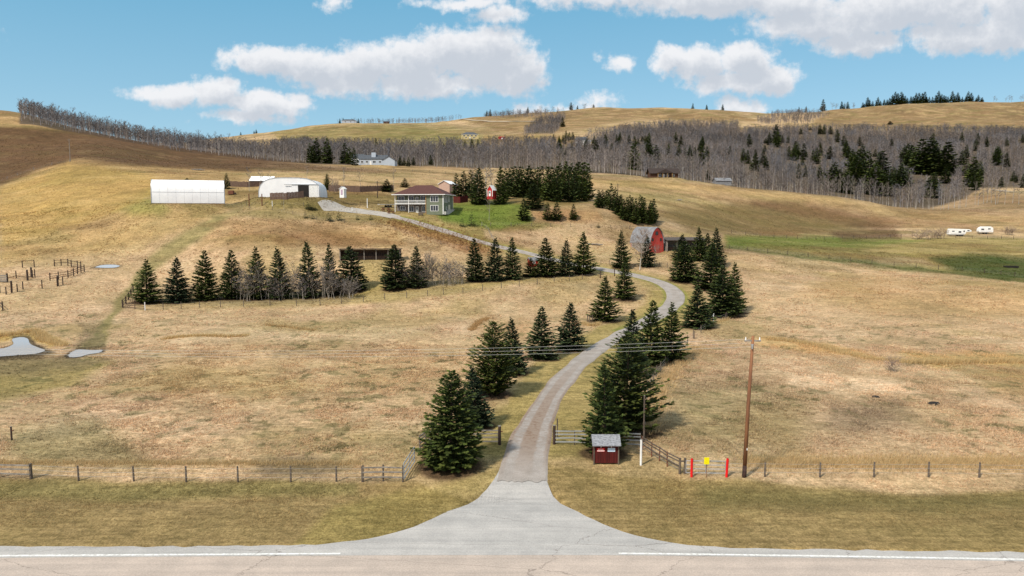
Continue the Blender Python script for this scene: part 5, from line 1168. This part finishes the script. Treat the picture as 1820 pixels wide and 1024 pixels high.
hip_roof(-8.4, 8.4, -6.4, 7, 6.17, 3.3, .8, brown_roof, root, rx=6.3)
mb = MB(); [mb.box(x - .09, x + .09, -6.49, -6.402, -.4, 6.1) for x in (8.3,)]; mb.box(8.402, 8.49, -6.49, -6.2, -.4, 6.1); mb.box(8.402, 8.49, 6.8, 7.0, 0, 6.1); mb.build('corner_trim', white_p, root)
MB().box(2.32, 2.55, -6.5, -6.405, -.3, 6.1).build('downpipe', cedar, root)
MB().box(-8.4, 2.39, -6.35, -4.45, 2.95, 3.16).build('balcony_floor', rust_m, root)
mb = MB(); [mb.box(x - .09, x + .09, -6.34, -6.16, 0, 6.16) for x in (-8.3, -3.6)]; mb.build('balcony_post', white_p, root)
mb = MB(); mb.box(-8.4, 2.3, -6.42, -6.355, 4.12, 4.24); mb.box(-8.4, 2.3, -6.42, -6.355, 2.93, 3.2); [mb.box(x, x + .05, -6.40, -6.36, 3.2, 4.12) for x in np.arange(-8.35, 2.25, .22)]; mb.box(-8.44, -8.40, -6.35, -4.5, 4.12, 4.24); mb.build('railing', white_p, root)
for x, z, w, h, c_ in [(5.35,4.65,2.5,1.75,3),(5.35,1.6,2.5,1.75,3)]: window(root, x, -6.4, z, w, h, cols=c_)
for x, z, w, h, c_ in [(-6.7,4.75,2.0,1.6,2),(-3.2,4.75,1.7,1.7,2),(1.0,4.7,1.9,1.8,2),(-6.2,1.65,1.6,1.25,2),(-3.2,1.45,1.6,1.7,2),(1.2,1.4,1.3,1.7,2)]: window(root, x, -4.43, z, w, h, cols=c_)
door(root, -1.2, -4.43, 3.17, 1.0, 2.3); door(root, -1.2, -4.43, 0, 1.0, 2.2)
for y, z, w, h in [(-4.2,4.6,1.5,1.9),(-1.9,4.6,1.5,1.9),(1.2,4.7,1.0,1.6)]: window(root, y, 8.4, z, w, h, 'x', 1)
window(root, -2.5, 8.4, 1.6, .8, .8, 'x', 1, 1); door(root, 1.5, 8.4, .9, 2.6, 1.9, pm('beige_panel', (.60, .56, .44), var=.05), False, 'x', 1)
mb = MB(); mb.box(8.5, 9.2, -6.2, 7.5, -.5, .5); mb.box(8.5, 9.2, -2, 7.5, .5, 1.2); mb.build('stone_footing', concrete, root)
# white shelters
def arch(n, w, h, e=.62): return [(-w/2 * math.copysign(abs(math.cos(t)) ** e, math.cos(t)), h * math.sin(t) ** (e * 1.05)) for t in [math.pi * i / n for i in range(n + 1)]]
seam_m = pm('fabric_seam', (.58, .59, .62), var=.1, scale=1)
def quonset(name, label, p, rz, L_, w, h, e=.62):
    root = thing(name, p, label, 'storage shelter', rz=rz); pr = arch(22, w, h, e); pr = [(pr[0][0], -1.8)] + pr + [(pr[-1][0], -1.8)]
    V = []; f = []
    nseg = 10
    for j in range(nseg + 1):
        x = -L_/2 + L_ * j / nseg
        for (y, z) in pr: V.append((x, y, z))
    n = len(pr)
    for j in range(nseg):
        for i in range(n - 1): f.append((j*n+i, j*n+i+1, (j+1)*n+i+1, (j+1)*n+i))
    me = bpy.data.meshes.new('cover'); me.from_pydata(V, [], f); o = link('cover', me, white_fab, root); me.polygons.foreach_set('use_smooth', [True] * len(f))
    for s in (-1, 1):
        mb = MB(); mb.prism(pr, 'x', s * L_/2 - s * .03, s * L_/2 - s * .09); mb.build('end_wall', white_fab, root)
        mb = MB(); mb.tube([(s * L_/2, y * 1.004, z * 1.004) for y, z in pr], .09, 5); mb.build('end_arch', galv, root)
    rb = MB(); nr_ = int(L_ / 2.3)
    for j in range(1, nr_): rb.tube([(-L_/2 + L_ * j / nr_, y * 1.002, z * 1.002) for y, z in pr], .02, 4)
    rb.build('rib', seam_m, root)
    for s in (-1, 1): MB().box(-L_/2, L_/2, s * w/2 - .1, s * w/2 + .1, -.4, .25).build('base_rail', wood_old, root)
    return root
p = at(337, 251)
q_ = quonset('storage_shelter', 'long white fabric shelter seen side on at the left of the yard', p, .36, 22.4, 11, 8.1, .66)
mb = MB(); [mb.box(-11.3, 11.3, -5.33 - .02, -5.30, z, z + .05) for z in (3.9,)]; mb.build('cover_seam', galv, q_)
p = at(523, 262)
root = quonset('storage_shelter', 'white arched fabric shelter with a dark open doorway facing the yard', p, math.pi/2 + .10, 17, 20.5, 6.8, .58)
mb = MB(); mb.box(-8.75, -8.6, -10.1, -.9, -1.2, 4.6); mb.build('front_panel', white_fab, root)
MB().box(-8.80, -8.76, -6.9, -3.0, 0, 4.3).build('doorway', dark_m, root)  # flat dark sheet on the panel, shade of the inside put into colour
MB().box(-8.95, -8.81, -9.9, 1.6, 4.42, 4.62).build('door_track', galv, root)
door(root, -8.2, -8.76, 0, 3.0, 4.2, white_p, False, 'x', -1)
def slat_fence(label, pts, h, m=None, name='board_fence', y0=150, y1=500):
    W = gp(pts, y0, y1); root = thing(name, W[0], label, 'fence'); rg = random.Random(len(label))
    for a, b_ in zip(W[:-1], W[1:]):
        mb = MB(); d = (b_ - a); L_ = d.length; u = d.normalized(); n = max(2, int(L_ / .5)); side = Vector((-u.y, u.x, 0))
        for i in range(n):
            s = a - W[0] + u * (L_ * i / n); e = a - W[0] + u * (L_ * (i + .93) / n); hh = h * rg.uniform(.93, 1.04)
            mb.add([s - Vector((0,0,.4)), e - Vector((0,0,.4)), e + Vector((0,0,hh)), s + Vector((0,0,hh)), s - Vector((0,0,.4)) + side*.06, e - Vector((0,0,.4)) + side*.06, e + Vector((0,0,hh)) + side*.06, s + Vector((0,0,hh)) + side*.06], [(0,1,2,3),(5,4,7,6),(3,2,6,7),(1,5,6,2),(4,0,3,7)])
        mb.build('boards', m or wood_brown, root)
    return root
wood_brown = pm('brown_boards', (.15, .095, .07), col2=(.08, .05, .04), scale=2, stretch=(3, 3, .4), bump=.3)
slat_fence('dark board fence in front of the arched white shelter', [(480,356),(510,356),(540,352)], 2.3)
slat_fence('long dark windbreak fence between the two white shelters', [(407,332),(440,333),(472,331)], 2.2)
slat_fence('dark windbreak fence behind the yard left of the green house', [(584,340),(640,342),(700,340)], 2.4)
slat_fence('dark red board fence beside the green house', [(806,361),(818,361.5),(832,359)], 2.4, red_dark)
def simple_house(name, label, p, rz, w, d, h, rh, wall, roof, cat='house', wins=(), gable=True, doors=(), ov=.4, gm_=None):
    root = thing(name, p, label, cat, rz=rz); mb = MB(); mb.box(-w/2, w/2, -d/2, d/2, -1.0, h)
    if gable: mb.prism([(-d/2, h - .002), (d/2, h - .002), (0, h + rh)], 'x', -w/2 + .002, w/2 - .002)
    mb.build('wall', wall, root)
    if gable:
        for s in (-1, 1):
            t_ = .14; k = rh / (d / 2); mb = MB(); mb.prism([(s*0, h + rh + t_), (s*0, h + rh + .01), (s*(d/2 + ov), h - k*ov + .01), (s*(d/2 + ov), h - k*ov + t_)], 'x', -w/2 - ov, w/2 + ov); mb.build('roof', roof, root)
    else: hip_roof(-w/2, w/2, -d/2, d/2, h + .003, rh, ov, roof, root)
    for x, z, ww_, hh in wins: window(root, x, -d/2, z, ww_, hh, cols=1 if ww_ < 1 else 2)
    for x, ww_, hh in doors: door(root, x, -d/2, 0, ww_, hh, glass=False)
    return root
blue_w = pm('pale_blue_siding', (.42, .47, .54), var=.08, scale=1, stretch=(1, 1, 5)); dk_roof = pm('dark_slate_roof', (.085, .095, .11), var=.2, scale=1.5)
tan_w = pm('cream_siding', (.55, .44, .22), var=.08); log_w = pm('log_wall', (.11, .05, .03), col2=(.05, .025, .015), scale=2, stretch=(.3, 1, 4)); dkb = pm('dark_brown_roof', (.05, .035, .03), var=.25)
p = at(665, 462); p.z += .5
rt = simple_house('house', 'long pale blue house with dark roof against the grey woods', p, .0, 17, 10, 3.6, 2.6, blue_w, dk_roof, wins=[(-6.5,1.8,1.4,1.2),(-3.5,1.8,1.4,1.2),(1,1.8,1.8,1.4),(4.5,1.8,1.4,1.2)], doors=[(-1.2,1.1,2.2)])
MB().box(-1, 1.6, -3, -1, 4.5, 7.6).build('chimney', blue_w, rt)
p = at(693, 459); simple_house('garage', 'pale blue gabled garage at the right end of the blue house', p, math.pi/2, 9, 7.5, 3.2, 2.2, blue_w, dk_roof, 'garage', wins=[(0,1.6,1.5,1.2)])
p = at(635, 480); simple_house('house', 'small white gabled building peeking out left of the blue house', p, .3, 8, 7, 4.2, 2.4, white_p, dk_roof, 'building', wins=[(0,2,1.2,1.2)])
p = at(642, 455); fence('short white board fence at the left of the blue house', [at(628, 452), at(640, 452), at(652, 452)], h=1.3, wires=(), rails=(.5, 1.0), mat_=white_p, name='board_fence')
p = at(1178, 421)
rt = simple_house('log_cabin', 'low dark brown log cabin at the edge of the woods', p, 0, 15.5, 9, 2.9, 2.6, log_w, dkb, 'cabin', wins=[(-2.6,1.4,1.3,1.3),(1.6,1.4,1.3,1.3),(5,1.4,1.1,1.1)], doors=[(-.4,1.0,2.1)], ov=1.0)
mb = MB(); [mb.box(x-.12, x+.12, -6.4, -6.16, -1, 2.6) for x in (-4, -1.3, 1.3, 4)]; mb.build('porch_post', cedar, rt)
mb = MB(); mb.prism([(-4.6, 2.55), (4.6, 2.55), (0, 4.9)], 'y', -6.6, -4.6); mb.build('porch_gable', dkb, rt); MB().box(-4.2, 4.2, -6.3, -4.6, -1, .1).build('porch_floor', log_w, rt)
p = at(835, 1150); rt = simple_house('house', 'cream two storey house on the far slope with dark trees behind', p, .1, 26, 14, 6.5, 4, tan_w, dk_roof, wins=[(-9,4.6,2.4,2),(-3,4.6,2.4,2),(3,4.6,2.4,2),(9,4.6,2.4,2),(-6,1.6,2,1.8),(6,1.6,2,1.8)], doors=[(0,1.6,2.6)], gable=False)
p = at(892, 1100); simple_house('shed', 'bright red low shed on the far slope right of the cream house', p, .2, 9, 5, 2.8, 1.2, red_p, red_p, 'shed', doors=[(0,2.4,2.2)])
p = at(1033, 900); simple_house('house', 'white gabled farmhouse in the clearing above the middle woods', p, -.5, 13, 9, 5, 4, white_p, dk_roof, wins=[(-3,3.4,1.6,1.4),(3,3.4,1.6,1.4),(-3,1.2,1.4,1.2)], doors=[(0,1.2,2.2)])
p = at(1045, 905); simple_house('shed', 'small pale outbuilding right of the white farmhouse in the clearing', p, .2, 6, 5, 3, 2, white_p, metal_roof, 'shed')
p = at(621, 1870); simple_house('house', 'low house on the left skyline among small trees', p, .1, 36, 16, 5, 4.5, blue_w, dk_roof, wins=[(-9,2.4,3,2),(4,2.4,3,2)], gable=False)
p = at(687, 1860); simple_house('shed', 'small dark shed on the left skyline', p, .1, 14, 8, 4, 2.5, log_w, dk_roof, 'shed')
p = at(1290, 470); p.z += 3; simple_house('shed', 'pale roofed building mostly hidden inside the right grey woods', at(1283, 430), .1, 9, 6, 3, 1.6, metal_roof, metal_roof, 'shed')
p = at(468, 298); simple_house('machine_shed', 'long white roofed shed behind the arched white shelter', p, .0, 8.8, 5, 2.0, 1.6, wood_brown, white_fab, 'shed')
p = at(796, 305); p.z = G(796, 340, 250, 400).z; simple_house('shed', 'pinkish shed with white metal roof behind the house', p, math.pi/2 - .3, 8, 4.8, 2.6, 1.3, pm('pinkish_boards', (.50, .34, .27), var=.1), white_fab, 'shed')
p = at(874, 266); p.z = G(874, 352, 200, 300).z; rt = simple_house('playhouse', 'little red shed with white trimmed gable behind the lawn', p, math.pi/2 - .45, 3.0, 2.3, 2.3, 1.6, red_p, white_p, 'shed', ov=.15)
mb = MB(); mb.box(-1.56, -1.503, -1.15, -.95, 0, 2.3); mb.box(-1.56, -1.503, .95, 1.15, 0, 2.3); mb.build('trim', white_p, rt); door(rt, 0, -1.5, .1, .8, 1.9, white_p, True, 'x', -1)
p = at(610, 258); p.z = G(610, 349, 200, 300).z; rt = simple_house('outhouse', 'tiny white outhouse with pitched roof at the back of the yard', p, math.pi/2 - .3, 1.7, 1.7, 2.1, .6, white_p, white_p, 'outhouse', ov=.2); door(rt, 0, -.85, .05, .7, 1.8, pm('pale_lilac_door', (.45, .32, .42), var=.05), False, 'x', -1)
p = G(947, 472, 150, 260); rt = simple_house('playhouse', 'tiny red hut between the spruces of the middle row', p, .3, 2.4, 2, 1.5, .7, red_p, metal_roof, 'hut', ov=.2, wins=[(0,.9,.5,.5)])
# red barn
p = at(1150, 236); p.z = G(1165, 453, 180, 260).z
root = thing('barn', p, 'weathered red barn with rounded gable and grey metal roof', 'barn', rz=-.92)
Lb, wb, hb = 8.0, 6.6, 8.2
gam = [(-wb/2, 0), (-wb/2, 3.1), (-wb/2 * .88, 5.0), (-wb/2 * .62, 6.7), (-wb/2 * .3, 7.75), (0, hb), (wb/2 * .3, 7.75), (wb/2 * .62, 6.7), (wb/2 * .88, 5.0), (wb/2, 3.1), (wb/2, 0)]
barn_red = pm('worn_barn_red', (.60, .026, .022), col2=(.50, .13, .10), scale=2.2, stretch=(3, 3, .22), bump=.3)
MB().prism([(y, z - (.6 if z == 0 else 0)) for y, z in gam], 'x', Lb/2 - .15, Lb/2).build('gable_wall', barn_red, root); MB().prism([(y, z - (.6 if z == 0 else 0)) for y, z in gam], 'x', -Lb/2, -Lb/2 + .15).build('gable_wall', barn_red, root)
for s in (-1, 1):
    MB().box(-Lb/2 + .152, Lb/2 - .152, min(s*wb/2, s*(wb/2-.12)), max(s*wb/2, s*(wb/2-.12)), -.6, 3.1).build('side_wall', wood_grey, root)
    o_ = [(s * abs(y) * 1.03, z + .1) for y, z in gam[1:6]]; i_ = [(s * abs(y), z + .01) for y, z in gam[1:6]]
    MB().prism(o_ + i_[::-1], 'x', -Lb/2 - .4, Lb/2 + .4).build('roof', metal_roof, root)
window(root, 0, Lb/2, 6.3, .9, .9, 'x', 1, 1, wood_dark); door(root, 0, Lb/2, 0, 2.6, 2.8, pm('faded_red_door', (.40, .05, .04), col2=(.5, .2, .16), scale=3, stretch=(3, 3, .3)), False, 'x', 1)
window(root, 1.9, Lb/2, 4.3, .5, .6, 'x', 1, 1, wood_dark); window(root, -1.9, Lb/2, 4.3, .5, .6, 'x', 1, 1, wood_dark)
# open cattle sheds
def open_shed(label, p, rz, L_, d, hf, hbk, wall, nm='cattle_shed'):
    root = thing(nm, p, label, 'cattle shed', rz=rz)
    MB().box(-L_/2, L_/2, d - .12, d, -1, hbk).build('back_wall', wall, root)
    for s in (-1, 1): MB().prism([(0, -1), (d - .122, -1), (d - .122, hbk), (0, hf)], 'x', s * L_/2 - s * .12, s * L_/2).build('side_wall', wall, root)
    mb = MB(); mb.prism([(-.7, hf + .12), (-.7, hf + .30), (d + .4, hbk + .22), (d + .4, hbk + .04)], 'x', -L_/2 - .3, L_/2 + .3); mb.build('roof', roof_old, root)
    n = int(L_ / 3.2)
    for i in range(n + 1):
        x = -L_/2 + .15 + (L_ - .3) * i / n; MB().box(x - .1, x + .1, -.1, .1, -.6, hf + .1).build('post', wood_grey, root)
    MB().box(-L_/2 + .2, L_/2 - .2, d * .45, d * .45 + .1, -.6, 1.1).build('manger', wood_brown, root)
    return root
roof_old = pm('old_board_roof', (.10, .08, .07), col2=(.05, .04, .035), scale=2, stretch=(4, .5, 1), bump=.3)
p = G(658, 463, 150, 260); open_shed('long dark open fronted cattle shed sunk into the brown bank', p, .10, 16.5, 5, 3.0, 2.7, wood_brown)
p = G(1220, 446, 150, 260); open_shed('low dark roofed cattle shed right of the red barn', p, .12, 13, 5, 3.2, 4.0, wood_grey)
# camper trailers
def trailer(label, px, py, L_, fifth, h=2.7):
    p = G(px, py, 200, 420); root = thing('camper_trailer', p, label, 'camper trailer', 'white camper trailers parked by the green pasture', rz=-.1); z0 = .75
    if fifth: prof = [(-L_/2, z0), (L_*.22, z0), (L_*.27, 1.85), (L_/2, 1.95), (L_/2 + .1, 2.5), (L_*.42, 3.05), (-L_/2 + .8, 3.3), (-L_/2 + .15, 3.0), (-L_/2, 2.0)]
    else: prof = [(-L_/2 + .2, z0), (L_/2 - .3, z0), (L_/2, 1.3), (L_/2 - .15, 2.7), (L_/2 - 1.1, 3.35), (-L_/2 + 1.5, 3.3), (-L_/2 + .3, 2.6), (-L_/2, 1.4)]
    MB().prism(prof, 'y', -1.2, 1.2).build('body', white_p, root, bevel=.12)
    ws = [(-L_*.32,2.2,1.0,.4),(-L_*.02,1.9,1.1,.7),(L_*.17,2.2,.6,.6),(L_*.36,2.5,.9,.4)] if fifth else [(-L_*.25,2.1,1.2,.6),(L_*.2,2.3,1.1,.5)]
    for x, z, w, hh in ws: MB().box(x - w/2, x + w/2, -1.24, -1.202, z - hh/2, z + hh/2).build('window', glass_m, root)
    MB().box(-L_*.42, L_*.4 if not fifth else L_*.2, -1.225, -1.203, 1.25, 1.36).build('stripe', pm('grey_stripe', (.35,.36,.40), var=.05), root)
    for x in ((-.1, .85) if fifth else (0,)):
        for s in (-1, 1): MB().tube([(x, s * 1.0, .38), (x, s * 1.24, .38)], .38, 14).build('wheel', rubber, root)
    mb = MB(); mb.tube([(L_*.2 if fifth else L_/2 - .3, 0, z0), (L_*.2 if fifth else L_/2 + .9, 0, 0 if fifth else .5)], .06, 6); mb.build('hitch', galv, root)
    MB().box(-L_/2 + .4, L_*.2, -1.1, 1.1, z0 - .2, z0 - .003).build('chassis', wood_dark, root); return root
trailer('white fifth wheel camper with raised nose, left of the two trailers', 1704, 420, 9.2, True); trailer('rounded shorter white travel trailer, right of the two', 1750, 416, 6.2, False)
# small things around the house
def farm_wagon(px, py, label, s=1.0):
    p = G(px, py, 180, 300); root = thing('farm_wagon', p, label, 'farm machine', rz=.3); root.scale = (s,) * 3
    MB().box(-1.5, 1.5, -.5, .5, .8, 1.05).build('bed', rust_m, root, bevel=.03); MB().beam((1.5, 0, .9), (3.0, 0, .3), .1, .1).build('drawbar', rust_m, root)
    for x in (-1, 1):
        for y in (-.65, .65):
            mb = MB(); R_ = .6
            mb.tube([(x + R_ * math.cos(t), y, .6 + R_ * math.sin(t)) for t in [2 * math.pi * i / 16 for i in range(17)]], .06, 5, cap=False)
            for i in range(6): t = math.pi * i / 6 * 1.0; mb.beam((x - R_*math.cos(t), y, .6 - R_*math.sin(t)), (x + R_*math.cos(t), y, .6 + R_*math.sin(t)), .05, .05)
            mb.build('wheel', rust_m, root)
farm_wagon(776, 381, 'rusty red antique farm wagon in front of the green house corner'); farm_wagon(686, 376, 'dark old implement beside the drive left of the house', .9); farm_wagon(695, 380, 'small dark implement with wheels nearest the drive by the house', .7)
p = G(748, 384, 180, 300); root = thing('planter', p, 'low timber planter on the grass in front of the house', 'planter'); MB().box(-.8, .8, -.4, .4, .3, .9).build('box', wood_old, root, bevel=.03); mb = MB(); [mb.box(x-.06, x+.06, -.3, .3, 0, .3) for x in (-.6, .6)]; mb.build('legs', wood_dark, root)
gate_post('white post standing at the gravel turnaround left of the house', 653, 370, 3.3, .13, white_p); gate_post('short white marker post by the gravel yard', 626, 376, 1.4, .1, white_p); gate_post('short white marker in the yard by the gateway', 484, 367, 1.8, .1, white_p)
fence('low dark garden fence between gravel turnaround and house', gp([(640,366),(655,366),(672,364),(690,361)], 180, 300), h=1.3, r_=.06, wires=(), rails=(.5, 1.1), mat_=wood_dark, name='rail_fence')
p = G(690, 369, 180, 300); root = thing('flatbed_trailer', p, 'pale flat trailer parked left of the green house', 'trailer', rz=.5); MB().box(-3.5, 3.5, -1.1, 1.1, .9, 1.15).build('deck', concrete, root, bevel=.03)
for x in (-.5, .5):
    for s in (-1, 1): MB().tube([(x, s * 1.12, .42), (x, s * 1.35, .42)], .42, 12).build('wheel', rubber, root)
MB().beam((3.5, 0, 1.0), (5, 0, .5), .12, .12).build('drawbar', rust_m, root)
p = G(411, 346, 180, 330); root = thing('hay_feeder', p, 'small rusty box feeder on the grass between the shelters', 'feeder'); MB().box(-1, 1, -.6, .6, .1, 1.5).build('box', rust_m, root, bevel=.05); MB().box(1.0, 1.8, -.3, .3, .1, .7).build('tray', wood_dark, root)
# log pile, fallen timber
def logs(px, py, label, n=7, L_=3.5, y0=60, y1=500, m=None):
    p = G(px, py, y0, y1); root = thing('log_pile', p, label, 'log pile'); rg = random.Random(px)
    for i in range(n):
        a = rg.uniform(-.5, .5); c = Vector((rg.uniform(-L_*.5, L_*.5), rg.uniform(-.8, .8), .15 + .2 * (i % 3))); d = Vector((math.cos(a), math.sin(a), rg.uniform(-.05, .08))) * L_ / 2
        MB().tube([c - d, c + d], [.2, .14], 7).build('log', m or wood_grey, root)
logs(354, 303, 'heap of grey logs and stones in the golden field'); logs(1062, 437, 'dark fallen log frame on the slope left of the barn', 3, 4); logs(1207, 357, 'pale heap of stones or wood on the green patch of the slope', 4, 2)
logs(1298, 320, 'pale heap of debris at the foot of the right woods', 4, 4, 300, 480)
p = G(1797, 476, 150, 300); root = thing('water_trough', p, 'dark trough lying in the deep green pasture at the right', 'trough', rz=-.15)
mb = MB(); mb.box(-2, 2, -.5, .5, 0, .08); mb.box(-2, 2, -.5, -.42, .08, .6); mb.box(-2, 2, .42, .5, .08, .6); mb.build('tub', dark_m, root)
for px, py, s, lb in [(1660,718,.55,'black manure clod near the middle of the right field'),(1556,706,.4,'small dark clod in the right field, left of the bigger black one'),(950,650,.0,'')]:
    if s == 0: continue
    p = G(px, py); rg = random.Random(px); mb = MB(); pts = [(math.cos(t) * rg.uniform(.7, 1) * s * 1.4, math.sin(t) * rg.uniform(.7, 1) * s, 0) for t in [i * .628 for i in range(10)]]
    mb.add(pts + [(q[0]*.7, q[1]*.7, s*.35) for q in pts] + [(0, 0, s*.5)], [(i, (i+1) % 10, 10+(i+1) % 10, 10+i) for i in range(10)] + [(10+i, 10+(i+1) % 10, 20) for i in range(10)]); o = mb.build('dirt_clod', dark_m); o.location = p; tag(o, lb, 'dirt clod')

# ------------------------------------------------------------------ labels for repeats told apart by place
ORD = 'first second third fourth fifth sixth seventh eighth ninth tenth eleventh twelfth thirteenth fourteenth fifteenth sixteenth seventeenth eighteenth nineteenth twentieth'.split()
def ordn(i): return ORD[i] if i < 20 else '%dth' % (i + 1) if (i + 1) % 10 not in (1, 2, 3) else '%d%s' % (i + 1, {1: 'st', 2: 'nd', 3: 'rd'}[(i + 1) % 10])
def relabel(group, fmt, key=None):
    obs = [o for o in COL.objects if o.parent is None and o.get('group') == group]; bands = {}
    for o in obs:
        x, y = proj(np.array([o.location.x]), np.array([o.location.y]), np.array([o.location.z])); bands.setdefault(key(float(y[0])) if key else '', []).append((float(x[0]), o))
    for k, l in bands.items():
        for i, (_, o) in enumerate(sorted(l, key=lambda t_: t_[0])): o['label'] = fmt.format(ordn(i), k)
relabel('dark spruces in the right grey woods', '{0} dark spruce from the left among those {1} the right grey woods', lambda y: 'high up in' if y < 266 else 'midway down' if y < 304 else 'low down in')
relabel('dark spruces in the left grey woods', '{0} dark spruce from the left along the {1} edge of the left woods', lambda y: 'upper' if y < 280 else 'lower')
relabel('dark spruces in the middle grey woods', '{0} lone dark spruce from the left in the grey woods above the log cabin')
relabel('dense spruce stand behind the lawn', '{0} tall spruce from the left in the dense stand behind the lawn')
relabel('dense spruce stand at the hilltop end', '{0} tall spruce from the left in the hilltop stand above the rusty bank')
relabel('spruce thicket on the slope above the barn', '{0} young spruce from the left in the thicket above the barn')
relabel('spruces on the right skyline', '{0} small spruce from the left in the dark row on the right skyline')
relabel('single spruces on the far crest', '{0} lone spruce from the left along the far hill crest')
relabel('bare saplings in the left spruce row', '{0} clump of bare saplings from the left in the long spruce row')
relabel('bare thicket between the spruce rows', '{0} sapling clump from the left in the grey thicket between spruce rows')
relabel('young bare trees around the yard', '{0} thin leafless tree from the left in the farm yard')
relabel('large bare trees behind the house', '{0} large leafless brown tree from the left behind the house and lawn')
relabel('aspens on the front edge of the left hillside wood', '{0} bare aspen from the left along the front of the left hillside wood')
relabel('aspens on the front edge of the wood behind the blue house', '{0} bare aspen from the left along the wood behind the blue house')
relabel('aspens on the front edge of the right hand wood above the golden slope', '{0} bare aspen from the left fronting the wood above the golden slope')
relabel('aspens on the front edge of the wood edge above the far gravel road', '{0} bare aspen from the left above the far gravel road')
relabel('bare trees on the far crest', '{0} small bare tree from the left silhouetted on the far crest')
for o in COL.objects:
    if o.get('label') and len(o['label'].split()) > 16: print('LONG', o['label'])
